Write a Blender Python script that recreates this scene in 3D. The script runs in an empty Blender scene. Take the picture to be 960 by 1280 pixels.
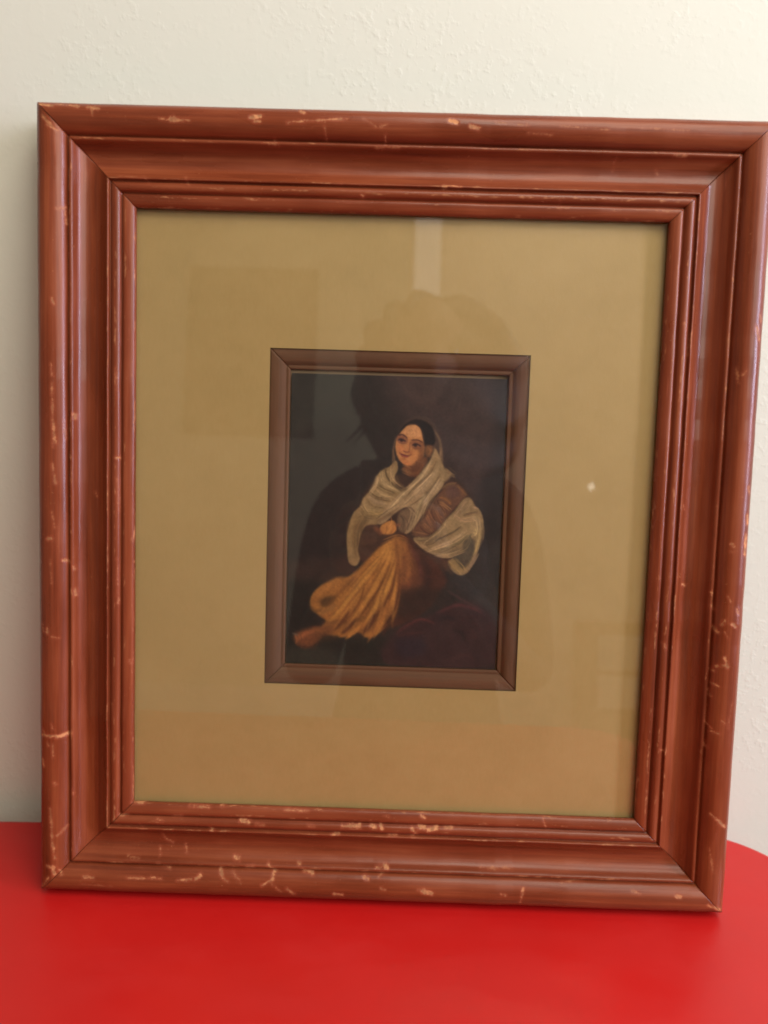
import bpy, bmesh, math
import numpy as np
from mathutils import Matrix, Vector

scene = bpy.context.scene
COL = scene.collection
R = math.radians

# ------------------------------------------------------------------ camera
cam_data = bpy.data.cameras.new('camera')
cam = bpy.data.objects.new('camera', cam_data)
COL.objects.link(cam)
cam_data.sensor_fit = 'VERTICAL'
cam_data.sensor_height = 36.0
cam_data.lens = 25.99
cam_data.clip_start = 0.01
cam_data.clip_end = 100
cam.matrix_world = Matrix((
    (0.999480, -0.031110, 0.008457, -0.00133),
    (0.014988, 0.216137, -0.976248, -0.39569),
    (0.028543, 0.975867, 0.216491, 0.32001),
    (0, 0, 0, 1)))
cam_data.dof.use_dof = True
cam_data.dof.focus_distance = 0.425
cam_data.dof.aperture_fstop = 6.5
scene.camera = cam

# ------------------------------------------------------------------ world and lamps
world = bpy.data.worlds.new('World')
scene.world = world
world.use_nodes = True
bg = world.node_tree.nodes['Background']
bg.inputs['Color'].default_value = (1.0, 0.95, 0.82, 1)
bg.inputs['Strength'].default_value = 0.22

def area(name, loc, target, sx, sy, power, color):
    d = bpy.data.lights.new(name, 'AREA')
    d.shape = 'RECTANGLE'; d.size = sx; d.size_y = sy; d.energy = power; d.color = color
    o = bpy.data.objects.new(name, d); COL.objects.link(o)
    o.location = loc
    o.rotation_euler = (Vector(target) - Vector(loc)).to_track_quat('-Z', 'Y').to_euler()
    return o

area('window_light', (1.80, -0.70, 0.78), (0.0, -0.30, 0.45), 0.18, 1.25, 38, (0.74, 0.75, 1.0))
area('room_light', (1.80, -1.90, 1.45), (0.0, -0.10, 0.30), 1.6, 1.3, 35, (1.0, 0.95, 0.83))
area('ceiling_light', (0.35, -0.55, 1.32), (0.28, 0.0, 0.30), 0.7, 0.6, 9.4, (1.0, 0.92, 0.76))
area('far_wall_fill', (1.2, -2.5, 2.6), (0.6, -3.6, 0.6), 0.9, 0.9, 29, (1.0, 0.91, 0.76))  # added fill, brightens the far wall mirrored in the glass; no known lamp

scene.view_settings.view_transform = 'Standard'
scene.view_settings.look = 'None'
scene.view_settings.exposure = 0.0
scene.view_settings.gamma = 1.0
scene.view_settings.use_curve_mapping = False
scene.cycles.filter_width = 1.8
scene.cycles.max_bounces = 7
scene.cycles.transparent_max_bounces = 12

# ------------------------------------------------------------------ helpers
def tag(o, label=None, cat=None, group=None, kind=None):
    if label: o['label'] = label
    if cat: o['category'] = cat
    if group: o['group'] = group
    if kind: o['kind'] = kind
    return o

def empty(name, loc=(0, 0, 0)):
    o = bpy.data.objects.new(name, None); COL.objects.link(o); o.location = loc
    o.empty_display_size = .05
    return o

def mesh_obj(name, verts, faces, mat, parent=None, smooth=False):
    me = bpy.data.meshes.new(name)
    me.from_pydata([tuple(map(float, v)) for v in verts], [], faces)
    me.update()
    if smooth: me.polygons.foreach_set('use_smooth', [True] * len(me.polygons))
    o = bpy.data.objects.new(name, me); COL.objects.link(o)
    if mat: me.materials.append(mat)
    if parent: o.parent = parent
    return o

def box(name, lo, hi, mat, parent=None, bevel=0.0):
    (x0, y0, z0), (x1, y1, z1) = lo, hi
    v = [(x0, y0, z0), (x1, y0, z0), (x1, y1, z0), (x0, y1, z0), (x0, y0, z1), (x1, y0, z1), (x1, y1, z1), (x0, y1, z1)]
    f = [(0, 3, 2, 1), (4, 5, 6, 7), (0, 1, 5, 4), (1, 2, 6, 5), (2, 3, 7, 6), (3, 0, 4, 7)]
    o = mesh_obj(name, v, f, mat, parent)
    if bevel:
        b = o.modifiers.new('bevel', 'BEVEL'); b.width = bevel; b.segments = 3
    return o

class Nodes:
    """Small wrapper for building node materials."""
    def __init__(self, name):
        self.m = bpy.data.materials.new(name); self.m.use_nodes = True
        self.t = self.m.node_tree; self.b = self.t.nodes['Principled BSDF']
        self.out = self.t.nodes['Material Output']
    def n(self, kind, **kw):
        x = self.t.nodes.new(kind)
        for k, v in kw.items(): setattr(x, k, v)
        return x
    def link(self, a, b): self.t.links.new(a, b)
    def coord(self, which='Object', scale=(1, 1, 1)):
        c = self.n('ShaderNodeTexCoord'); m = self.n('ShaderNodeMapping')
        m.inputs['Scale'].default_value = scale
        self.link(c.outputs[which], m.inputs['Vector']); return m.outputs[0]
    def noise(self, vec, scale, detail=4, rough=.55, dist=0.0):
        x = self.n('ShaderNodeTexNoise')
        x.inputs['Scale'].default_value = scale; x.inputs['Detail'].default_value = detail
        x.inputs['Roughness'].default_value = rough; x.inputs['Distortion'].default_value = dist
        self.link(vec, x.inputs['Vector']); return x.outputs['Fac']
    def math(self, op, a, b=None, c=None, clamp=False):
        x = self.n('ShaderNodeMath', operation=op); x.use_clamp = clamp
        for i, v in enumerate((a, b, c)):
            if v is None: continue
            if isinstance(v, (int, float)): x.inputs[i].default_value = v
            else: self.link(v, x.inputs[i])
        return x.outputs[0]
    def ramp(self, fac, stops):
        x = self.n('ShaderNodeValToRGB')
        while len(x.color_ramp.elements) < len(stops): x.color_ramp.elements.new(.5)
        for e, (p, c) in zip(x.color_ramp.elements, stops): e.position = p; e.color = (*c, 1)
        self.link(fac, x.inputs[0]); return x.outputs[0]
    def range(self, fac, a, b, lo=0., hi=1., smooth=True):
        x = self.n('ShaderNodeMapRange'); x.interpolation_type = 'SMOOTHSTEP' if smooth else 'LINEAR'
        for k, v in zip(('From Min', 'From Max', 'To Min', 'To Max'), (a, b, lo, hi)): x.inputs[k].default_value = v
        self.link(fac, x.inputs['Value']); return x.outputs[0]
    def mix(self, fac, a, b, mode='MIX'):
        x = self.n('ShaderNodeMix', data_type='RGBA', blend_type=mode)
        for i, v in ((0, fac), (6, a), (7, b)):
            if isinstance(v, (int, float)): x.inputs[i].default_value = v
            elif isinstance(v, tuple): x.inputs[i].default_value = (*v, 1)
            else: self.link(v, x.inputs[i])
        return x.outputs[2]
    def bump(self, h, dist, strength=1.0, normal=None):
        x = self.n('ShaderNodeBump'); x.inputs['Distance'].default_value = dist; x.inputs['Strength'].default_value = strength
        self.link(h, x.inputs['Height'])
        if normal: self.link(normal, x.inputs['Normal'])
        return x.outputs[0]
    def set(self, **kw):
        names = dict(color='Base Color', rough='Roughness', normal='Normal', coat='Coat Weight', coat_rough='Coat Roughness', spec='Specular IOR Level', metal='Metallic')
        for k, v in kw.items():
            s = self.b.inputs[names[k]]
            if isinstance(v, (int, float)): s.default_value = v
            elif isinstance(v, tuple): s.default_value = (*v, 1)
            else: self.link(v, s)
        return self.m

def plain(name, color, rough=.6, var=.12, scale=30):
    k = Nodes(name); v = k.coord()
    f = k.noise(v, scale, 4)
    c = k.ramp(f, [(.3, tuple(x * (1 - var) for x in color)), (.7, tuple(min(1, x * (1 + var)) for x in color))])
    return k.set(color=c, rough=rough)

# ------------------------------------------------------------------ materials
def mat_wall():
    k = Nodes('painted_plaster'); v = k.coord()
    b = k.noise(v, 230, 2, .5); c = k.noise(v, 60, 3, .5)
    peel = k.math('MULTIPLY', k.range(b, .48, .78), k.range(k.noise(v, 8, 2), .35, .65, .25, 1.25))
    h = k.math('ADD', k.math('MULTIPLY', peel, .7), k.math('MULTIPLY', c, .9))
    col = k.ramp(k.noise(v, 3.5, 2), [(.3, (.675, .69, .605)), (.7, (.71, .725, .635))])
    return k.set(color=col, rough=.62, normal=k.bump(h, .00034, .42))

def mat_red():
    k = Nodes('red_laminate'); v = k.coord()
    f = k.noise(v, 12, 5)
    col = k.ramp(f, [(.3, (.48, .0085, .0075)), (.7, (.53, .011, .0095))])
    smudge = k.noise(k.coord('Object', (1, 2.2, 1)), 16, 4, .65)
    r = k.range(smudge, .3, .75, .30, .48)
    return k.set(color=col, rough=r, spec=.5)

def mat_wood(name, dark, mid, light, chip, rough=.3, coat=.25, worn=1.0):
    k = Nodes(name)
    uv = k.coord('UV', (5, 190, 1)); uv2 = k.coord('UV', (14, 60, 1)); ob = k.coord('Object')
    grain = k.noise(uv, 1.0, 4, .6, .4); cloud = k.noise(uv2, 1.0, 3, .55)
    pore = k.noise(k.coord('UV', (30, 900, 1)), 1.0, 2, .6)
    f = k.math('ADD', k.math('ADD', k.math('MULTIPLY', grain, .5), k.math('MULTIPLY', cloud, .35)), k.math('MULTIPLY', pore, .15))
    col = k.ramp(f, [(.30, dark), (.5, mid), (.68, light)])
    # rubbed, paler streaks
    rub = k.range(k.noise(k.coord('UV', (22, 420, 1)), 1.0, 5, .7), .60, .78, 0, .45)
    col = k.mix(k.math('MULTIPLY', rub, worn), col, tuple(min(1, x * 2.0 + .03) for x in mid))
    sd = k.n('ShaderNodeAttribute', attribute_name='chip_distance').outputs['Fac']
    st = k.n('ShaderNodeAttribute', attribute_name='chip_strength').outputs['Fac']
    wob = k.math('MULTIPLY', k.math('SUBTRACT', k.noise(ob, 800, 3, .8), .5), 6.5)
    wob2 = k.math('MULTIPLY', k.math('SUBTRACT', k.noise(ob, 190, 2, .6), .5), 4.5)
    d = k.math('ADD', k.math('ADD', sd, wob), wob2)
    m = k.math('MULTIPLY', k.range(d, .3, -1.1), st)
    halo = k.math('MULTIPLY', k.math('MULTIPLY', k.range(d, 3.2, -.6), st), .42)
    fleck = k.range(k.noise(ob, 520, 2, .75), .66, .76, 0, .55)
    patch = k.range(k.noise(ob, 28, 1), .52, .68)
    m = k.math('MAXIMUM', m, k.math('MULTIPLY', k.math('MULTIPLY', fleck, patch), worn))
    rdg = k.n('ShaderNodeAttribute', attribute_name='ridge').outputs['Fac']
    rw_ = k.range(k.math('ADD', k.noise(k.coord('UV', (95, 300, 1)), 1.0, 3, .7), k.math('MULTIPLY', rdg, .14)), .66, .80, 0, .62)
    m = k.math('MAXIMUM', m, k.math('MULTIPLY', k.math('MULTIPLY', rw_, rdg), worn))
    chipcol = k.mix(k.range(k.noise(ob, 330, 2), .35, .65), chip, tuple(x * .55 for x in chip))
    col = k.mix(halo, col, tuple(min(1, x * 1.9 + .02) for x in mid))
    col = k.mix(m, col, chipcol)
    r = k.math('ADD', k.math('MULTIPLY', m, .35), k.range(cloud, .3, .7, rough - .05, rough + .1))
    cw = k.math('MULTIPLY', k.math('SUBTRACT', 1.0, m), coat)
    return k.set(color=col, rough=r, coat=cw, coat_rough=.14, spec=.27, normal=k.bump(k.math('ADD', grain, pore), .00009, .7))

def mat_mat():
    k = Nodes('gold_mat_board'); v = k.coord()
    cloud = k.noise(v, 14, 5, .6); spot = k.noise(v, 70, 4, .6)
    fib = k.noise(k.coord('Object', (1, .3, 1)), 700, 2, .7)
    f = k.math('ADD', k.math('ADD', k.math('MULTIPLY', cloud, .45), k.math('MULTIPLY', spot, .3)), k.math('MULTIPLY', fib, .25))
    col = k.ramp(f, [(.32, (.35, .232, .084)), (.5, (.385, .256, .096)), (.7, (.415, .28, .110))])
    weave = k.noise(k.coord('Object', (1, .35, 1)), 1300, 2)
    return k.set(color=col, rough=.75, normal=k.bump(weave, .00009, .5), spec=.25)

def mat_glass():
    k = Nodes('picture_glass')
    lw = k.n('ShaderNodeLayerWeight'); lw.inputs['Blend'].default_value = .5
    fr = k.math('ADD', k.math('MULTIPLY', k.math('POWER', lw.outputs['Facing'], 5.0), .95), .042)
    tr = k.n('ShaderNodeBsdfTransparent'); gl = k.n('ShaderNodeBsdfGlossy'); mx = k.n('ShaderNodeMixShader')
    tr.inputs['Color'].default_value = (.985, .99, .985, 1)
    gl.inputs['Roughness'].default_value = .012
    k.link(fr, mx.inputs[0]); k.link(tr.outputs[0], mx.inputs[1]); k.link(gl.outputs[0], mx.inputs[2])
    k.link(mx.outputs[0], k.out.inputs['Surface'])
    k.t.nodes.remove(k.b)
    return k.m

def mat_painting():
    k = Nodes('oil_painting_print')
    a = k.n('ShaderNodeAttribute', attribute_name='paint').outputs['Color']
    h = k.noise(k.coord('Object'), 1400, 3)
    return k.set(color=a, rough=.55, normal=k.bump(h, .00008, .4), spec=.3)

def mat_lit_window():
    k = Nodes('daylit_window_pane')
    k.b.inputs['Emission Color'].default_value = (1.0, .93, .82, 1)
    k.b.inputs['Emission Strength'].default_value = 1.15
    return k.set(color=(.5, .5, .5), rough=.2)

def mat_bulb():
    k = Nodes('lit_bulb')
    k.b.inputs['Emission Color'].default_value = (1.0, .92, .8, 1)
    k.b.inputs['Emission Strength'].default_value = 6.0
    return k.set(color=(.8, .8, .8), rough=.3)

M = dict(lit=mat_lit_window(), bulb=mat_bulb(),
    wall=mat_wall(), red=mat_red(), mat=mat_mat(), glass=mat_glass(), painting=mat_painting(),
    wood=mat_wood('red_brown_stained_wood', (.088, .0165, .0068), (.190, .0395, .0142), (.285, .072, .026), (.56, .235, .10), .29, .07),
    inner=mat_wood('dull_brown_wood', (.078, .033, .0145), (.118, .050, .022), (.150, .066, .030), (.3, .16, .09), .7, .0, .3),
    board=plain('brown_backing_board', (.30, .19, .10), .85),
    white=plain('white_gloss_paint', (.80, .77, .70), .4, .03),
    far_wall=plain('cream_wall_paint', (.60, .60, .48), .7, .04, 2),
    door=plain('pale_pink_door_paint', (.84, .76, .66), .55, .04, 3),
    floor=plain('brown_floor', (.16, .09, .05), .5, .3, 6),
    dark_art=plain('dark_poster_print', (.13, .12, .085), .5, .5, 5),
    black=plain('black_plastic', (.012, .012, .013), .3, .1),
    cloth=plain('dark_knit_cloth', (.022, .020, .022), .9, .3, 60),
    hair=plain('dark_brown_hair', (.016, .010, .008), .5, .4, 90),
)

# ------------------------------------------------------------------ setting
# the wall stands at y = WALL_Y; the table top is the plane z = 0
WALL_Y = 0.0628
w = box('wall', (-3.2, WALL_Y, -0.93), (3.2, WALL_Y + .15, 2.3), M['wall']); tag(w, kind='structure')
fl = box('floor', (-3.2, -3.9, -1.0), (3.2, WALL_Y + .15, -.932), M['floor']); tag(fl, kind='structure')
rw = box('far_wall', (-3.2, -4.05, -0.93), (3.2, -3.90, 2.9), M['far_wall']); tag(rw, kind='structure')
box('skirting_board', (-3.2, -3.898, -0.928), (.083, -3.875, -.57), M['white'], rw, .004)

# ------------------------------------------------------------------ table
def build_table():
    t = empty('table', (0, 0, -.93))
    a = R(1.75); hw, dp, rad = .53, .56, .066
    # outline in the table's own axes: back edge at y = 0, then placed so the edge runs just clear of the wall
    pts = []
    for cx, cy, a0 in ((hw - rad, -rad, 90), (hw - rad, -dp + rad, 0), (-hw + rad, -dp + rad, -90), (-hw + rad, -rad, -180)):
        for i in range(25):
            th = R(a0 - 90 * i / 24)
            pts.append((cx + rad * math.cos(th), cy + rad * math.sin(th)))
    n = len(pts)
    T = .026
    prof = [(0.003, -T), (.0008, -T + .0012), (0, -T + .004), (0, -.0040), (.0006, -.0018), (.0018, -.0005), (.004, 0)]
    ox, oy = .2045, .0600       # where the straight back edge turns into the right corner
    ca, sa = math.cos(a), math.sin(a)
    def place(x, y, z):
        x2 = x - (hw - rad)
        return (ox + ca * x2 - sa * y, oy + sa * x2 + ca * y, z + .93)
    verts = []
    for ins, z in prof:
        for (x, y) in pts:
            cx = max(-hw + rad, min(hw - rad, x)); cy = max(-dp + rad, min(-rad, y))
            dx, dy = x - cx, y - cy
            l = math.hypot(dx, dy) or 1
            verts.append(place(x - dx / l * ins, y - dy / l * ins, z))
    faces = []
    for j in range(len(prof) - 1):
        for i in range(n):
            i2 = (i + 1) % n
            faces.append((j * n + i2, j * n + i, (j + 1) * n + i, (j + 1) * n + i2))
    faces.append(tuple(range(n)))
    faces.append(tuple(reversed(range((len(prof) - 1) * n, len(prof) * n))))
    top = mesh_obj('table_top', verts, faces, M['red'], t, True)
    for p in top.data.polygons:
        if len(p.vertices) > 4: p.use_smooth = False
    for sx in (-1, 1):
        for y in (-.07, -dp + .07):
            vs, fs = [], []
            for z, r in ((-.93, .014), (-.90, .015), (-T - .001, .022)):
                for i in range(16):
                    th = 2 * math.pi * i / 16
                    vs.append(place(sx * (hw - .07) + r * math.cos(th), y + r * math.sin(th), z))
            for j in range(2):
                for i in range(16):
                    i2 = (i + 1) % 16
                    fs.append((j * 16 + i, j * 16 + i2, (j + 1) * 16 + i2, (j + 1) * 16 + i))
            fs += [tuple(reversed(range(16))), tuple(range(32, 48))]
            mesh_obj('leg', vs, fs, M['red'], t, True)
    return tag(t, 'bright red table with rounded corner pushed against the cream wall', 'table')
build_table()

# ------------------------------------------------------------------ framed picture
# frame axes: x right, y up along the frame, z towards the viewer; z = 0 is the outer arris of the moulding
FW, FH, LEAN, DEPTH = .400, .4459, R(8), .022
frame = empty('framed_picture')
frame.matrix_world = Matrix((
    (1, 0, 0, 0),
    (0, math.sin(LEAN), -math.cos(LEAN), -DEPTH * math.cos(LEAN)),
    (0, math.cos(LEAN), math.sin(LEAN), DEPTH * math.sin(LEAN) + .0004),
    (0, 0, 0, 1)))
tag(frame, 'framed painting of a seated veiled woman, scuffed red-brown wooden frame leaning on wall', 'picture')

CHIPS = np.array([
(-196.2,443,-189.3,442.3,0.86,0.9),
(-187.5,443.6,-175.4,442.3,0.86,0.7),
(-170.3,442,-164.2,441.3,0.95,0.8),
(-167.7,440.4,-167.3,437.1,0.52,0.35),
(-131.5,436.4,-115.1,436,0.69,0.7),
(-125.4,436.5,-122,436.2,1.46,0.85),
(-123.7,438.6,-123.3,437,0.69,0.6),
(-82.4,438.4,-77.3,439.4,1.29,1),
(-80.7,436.4,-77.7,436.5,0.86,0.8),
(-55.9,442.8,-53.7,441.7,0.95,0.8),
(-62.6,436.5,-48.9,437.7,0.56,0.8),
(-48.9,437.7,-30.9,438.9,0.6,0.8),
(-42.8,434.9,-41.8,429.1,0.52,0.5),
(-21.9,439.6,-15.4,435.6,0.52,0.4),
(-12.8,435.7,-9.4,436.6,0.52,0.5),
(-10.1,431.6,-9.6,426.8,0.56,0.6),
(24.3,439.5,27.8,438.4,1.29,1),
(35.1,436.9,39.5,435.8,1.12,0.9),
(48.7,439.3,65.9,438.1,0.52,0.5),
(66,434.4,78.9,433.9,0.43,0.4),
(22.1,406.9,23.4,407,1.03,1),
(22.9,407.8,31.7,407.2,0.6,0.9),
(-22.3,401.2,-20.9,400.9,0.6,0.8),
(-69.8,429,-68,426.5,0.52,0.6),
(-34.8,406.7,-33.4,406.7,0.43,0.5),
(-15.2,426.2,-2.2,426.5,0.43,0.5),
(-76.3,427.1,-67.5,426.5,0.43,0.5),
(115.2,424.6,114.6,419.5,0.43,0.4),
(138,421,139.4,418.5,0.43,0.5),
(145.4,426.6,152.4,426,0.69,0.6),
(85.6,401.2,86.6,397,0.43,0.4),
(-141.8,408.5,-138.5,405.3,0.43,0.6),
(-119,409.1,-116.6,404.2,0.43,0.5),
(-155,408.2,-141.8,407.7,0.43,0.4),
(83,438.2,108.6,436.8,0.56,0.35),
(125.6,438.4,151.2,437.4,0.56,0.35),
(-194.5,436.8,-189.3,431.1,0.86,0.6),
(-191.9,431.9,-186.7,429.5,0.69,0.6),
(-186.9,388.5,-183.8,390.3,0.6,0.6),
(-184.3,390.3,-183.4,381.8,0.52,0.45),
(-189.7,340.7,-188.9,338.1,0.86,0.7),
(-190.4,305.6,-189.5,299.1,0.6,0.6),
(-190,294.7,-189.2,259.5,0.52,0.6),
(-189.2,272.7,-188.3,261.7,0.86,0.7),
(-184.7,275.1,-183.9,264.1,0.43,0.4),
(-189.7,250.5,-188.4,239.4,0.69,0.5),
(-179.5,278.2,-179.5,275.9,0.73,0.9),
(-156.1,254.7,-154.3,254.7,0.77,1),
(-170,235.2,-169.1,232.1,0.43,0.7),
(-192.6,208.3,-190.4,208.8,1.12,0.85),
(-184.6,196.3,-182.3,195,0.86,0.9),
(-180.1,192.4,-179.7,190.6,0.52,0.6),
(-179.7,179.9,-179.3,175.3,0.52,0.6),
(-155.6,197.2,-154.6,171.9,0.43,0.5),
(-196.5,159.7,-195.7,155.2,0.6,0.7),
(-193.4,157.1,-192.9,154.3,0.86,0.9),
(-190.7,152.5,-187,151.7,0.52,0.5),
(-197.4,94.9,-188.2,94.7,1.03,0.85),
(-188.2,94.2,-182.2,95.4,1.38,1),
(-196.9,98.2,-195.5,96.8,0.6,0.7),
(-190.9,101.7,-190,98.4,0.47,0.7),
(-193.7,90.7,-192.8,88.9,0.43,0.5),
(-190.5,89.9,-190.1,82.3,0.43,0.5),
(-196.6,80.2,-196.1,76.4,0.86,0.9),
(-189.7,66.7,-189.2,66.2,0.69,0.9),
(-192.1,51.7,-191.2,42.2,0.95,0.5),
(-191.2,41.2,-191.2,32.5,0.77,0.8),
(-191.2,32.5,-189.4,21.9,0.77,0.8),
(-188.4,35,-183.7,40,0.52,0.6),
(-194.1,16.9,-190.4,16.1,1.29,0.8),
(-190.9,15.1,-189.9,12.2,1.2,1),
(-187.1,14.3,-185.7,11.4,0.86,0.8),
(-196.5,5.1,-193.2,10.1,0.6,0.9),
(-198.4,3.6,-197.5,3.2,0.86,1),
(-181.4,61.5,-180.5,59.1,0.43,0.7),
(-158.2,113.3,-156.8,103.9,0.39,0.4),
(-149,139,-148.1,137.2,0.43,0.6),
(-190.3,223.7,-188.6,214.7,0.52,0.3),
(-191.3,196.5,-190.5,182.9,0.52,0.3),
(-156.2,304.8,-155.8,287.2,0.43,0.5),
(-155.2,242.6,-154.7,224.5,0.43,0.4),
(-147.3,53.5,-139.4,53.4,0.69,0.9),
(-113.2,52.8,-101.1,52.3,0.65,0.9),
(-95,53.5,-92.7,53.1,0.52,0.7),
(-153.4,46.6,-148.7,47.2,0.86,0.8),
(-131.9,44.4,-128.6,44.1,0.77,0.8),
(-83.2,45.7,-77.6,44.9,0.86,1),
(-73.9,44.1,-69.2,43.8,0.69,0.7),
(-122,47.2,-116.9,47.4,0.6,0.6),
(-129.6,34.7,-128.6,30.8,0.52,0.8),
(-128.6,30.8,-123.9,28.1,0.52,0.8),
(-131.4,25.8,-130.5,22,0.43,0.7),
(-116.3,27.4,-115.4,23.5,0.56,0.7),
(-100.9,41.2,-98.6,38.3,0.69,1),
(-141.7,41.7,-140.3,40.3,0.43,0.7),
(-86.6,22.1,-83.7,21.7,0.86,0.9),
(-78.5,18.5,-74.7,18.9,0.86,0.9),
(-66.3,19.9,-62,16.6,0.86,0.9),
(-62.9,16.6,-62.9,13,0.77,0.8),
(-63.4,13,-68.9,9.9,0.77,0.8),
(-63.3,11,-57.7,6.4,0.43,0.6),
(-54.4,8.5,-50.2,5.2,0.77,0.7),
(-45.8,18,-40.2,16.3,1.12,0.9),
(-48.9,21,-47.5,20.6,0.52,0.6),
(-131,18.7,-123.3,16.3,0.6,0.6),
(-107.7,11.8,-105.3,13.4,1.12,0.95),
(-118.4,11,-110,11.8,0.6,0.8),
(-133.3,11.9,-127.7,11.6,0.77,0.85),
(-147.4,11.3,-135.7,11.3,0.56,0.6),
(-173.1,10.9,-167,10.6,0.86,0.6),
(-94.2,16.7,-92.3,13.9,0.86,0.8),
(-92.3,12.9,-88.5,11.1,0.6,0.8),
(-86.7,16,-81.1,11.4,0.52,0.6),
(-57.7,52.4,-43.7,52.4,0.52,0.8),
(-23.5,44.5,-13.2,45.3,1.03,0.9),
(-6.7,45.1,-3.9,44.7,1.03,0.95),
(-1.2,46.2,-0.1,43.9,0.86,0.95),
(-43.5,44.2,-40.2,43.9,0.69,0.7),
(17.1,44.5,19.5,42.1,1.03,0.9),
(21.2,46.1,24.9,45.2,1.03,0.95),
(26.8,44.3,31.4,45.5,1.38,1),
(36.1,45.6,40.7,45.8,0.6,0.7),
(22.4,51.4,24.3,51,0.95,0.9),
(0.6,51.1,3.8,50.8,0.43,0.6),
(-29.5,38.8,-25.2,40,0.69,0.8),
(3.7,40.1,8.3,40.3,0.69,0.8),
(16.7,40.1,19.5,40.2,0.69,0.8),
(-3.2,20.2,-0.4,20.3,0.69,0.8),
(1.5,20.9,3.4,20.5,0.95,0.95),
(-1.2,15.9,1.6,17.3,0.6,0.6),
(-9.9,15.4,-7.1,14.6,0.95,0.8),
(-0,10.5,2.8,9.6,0.6,0.6),
(-26.9,6.1,-22.2,5.8,1.03,0.95),
(24.2,9.9,29.8,8.7,1.38,1),
(21.4,10.3,25.1,10.9,0.52,0.7),
(69.6,9.7,72.4,9.3,0.6,0.6),
(81,4.7,82.5,12.6,0.6,0.7),
(170.8,12,173.2,11.6,1.03,0.6),
(104.9,15.9,117.4,17.7,0.52,0.3),
(93.4,52.5,94.5,48.7,0.43,0.7),
(193.4,6,196.3,4.2,1.46,1),
(189.1,7.3,193.9,5.1,0.6,0.8),
(145.4,13.4,150,12.6,0.52,0.4),
(-149.4,21.3,-142.3,20.5,0.52,0.3),
(-175.4,6.4,-156.7,6.1,0.52,0.35),
(57.8,21.5,76.5,21.7,0.52,0.35),
(196.7,233.5,197.4,229.1,1.03,1),
(197,222.4,196.9,211.6,1.12,1),
(196.1,249.1,197.2,245.6,0.69,0.7),
(188.5,217.6,189.9,215.9,0.86,0.6),
(194.4,336.1,196.6,329.8,1.29,0.7),
(196.1,342.6,197.2,339.6,0.86,0.6),
(188.3,213.1,190.1,213.2,0.52,0.5),
(188.6,188.3,190.2,185.2,0.69,0.5),
(194.1,180.8,195.1,178.1,0.69,0.6),
(183.1,169.9,185.1,166.8,0.86,0.9),
(186.6,171.4,188.2,174.2,0.69,0.8),
(191.9,172.5,193.8,170.8,0.95,0.9),
(181.4,182.2,183,179.5,0.6,0.6),
(189.2,153.2,190.9,147.7,0.86,0.85),
(185.5,147.6,189,148.6,0.77,0.85),
(182.9,145.6,184.3,144.7,0.65,0.8),
(183.9,137.8,187.1,136.5,0.77,0.9),
(182.8,133.6,183.9,129.9,0.43,0.5),
(182.5,123.9,182.2,114.5,0.43,0.7),
(182.2,114.5,185.2,111.4,0.43,0.8),
(185.2,110,188.9,109.2,0.65,0.8),
(182.5,102.9,183.2,100.1,0.77,0.7),
(166.4,192.5,168.3,191.7,0.65,0.9),
(180.6,189.8,181.6,188.4,0.6,0.8),
(155.9,159.4,157.5,155.8,0.6,0.6),
(157.8,96.8,161.4,95.6,0.52,0.8),
(163.2,237.9,164.2,235.2,0.43,0.5),
(187.5,61.5,190.3,59.7,0.86,0.7),
(190.3,59.7,196.2,54.2,0.86,0.8),
(187.9,41.5,190.6,27.2,0.6,0.35),
(189.3,117.1,191.7,115.3,0.52,0.5),
(193.7,112.6,195,126.6,0.43,0.4),
(188.2,167.8,190.2,164.2,0.52,0.5),
(160.9,331.8,159.9,320.6,0.43,0.4),
(156.6,337.8,157.7,334.8,0.86,0.5),
(182.7,405.3,182.6,382.5,0.52,0.3),
(185.5,314.4,186.9,305.8,0.56,0.4),
(188.8,310.1,190.4,312.4,0.52,0.4)]) * np.array([1, 1, 1, 1, .85, 1])   # x0, y0, x1, y1, radius (mm on the frame), strength

def resample(profile, spacing):
    p = np.array(profile, float); out = []
    for i in range(len(p) - 1):
        a, b, c, d = p[max(i - 1, 0)], p[i], p[i + 1], p[min(i + 2, len(p) - 1)]
        L = np.linalg.norm(c - b); m = max(1, int(L / spacing))
        for t in np.linspace(0, 1, m, endpoint=False):
            # centripetal-ish: straight where points are far apart, gentle curve otherwise
            cr = .5 * (2 * b + (c - a) * t + (2 * a - 5 * b + 4 * c - d) * t * t + (3 * b - a - 3 * c + d) * t ** 3)
            ln = b + (c - b) * t
            out.append(cr * .8 + ln * .2)
    out.append(p[-1])
    return np.array(out)

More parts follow.
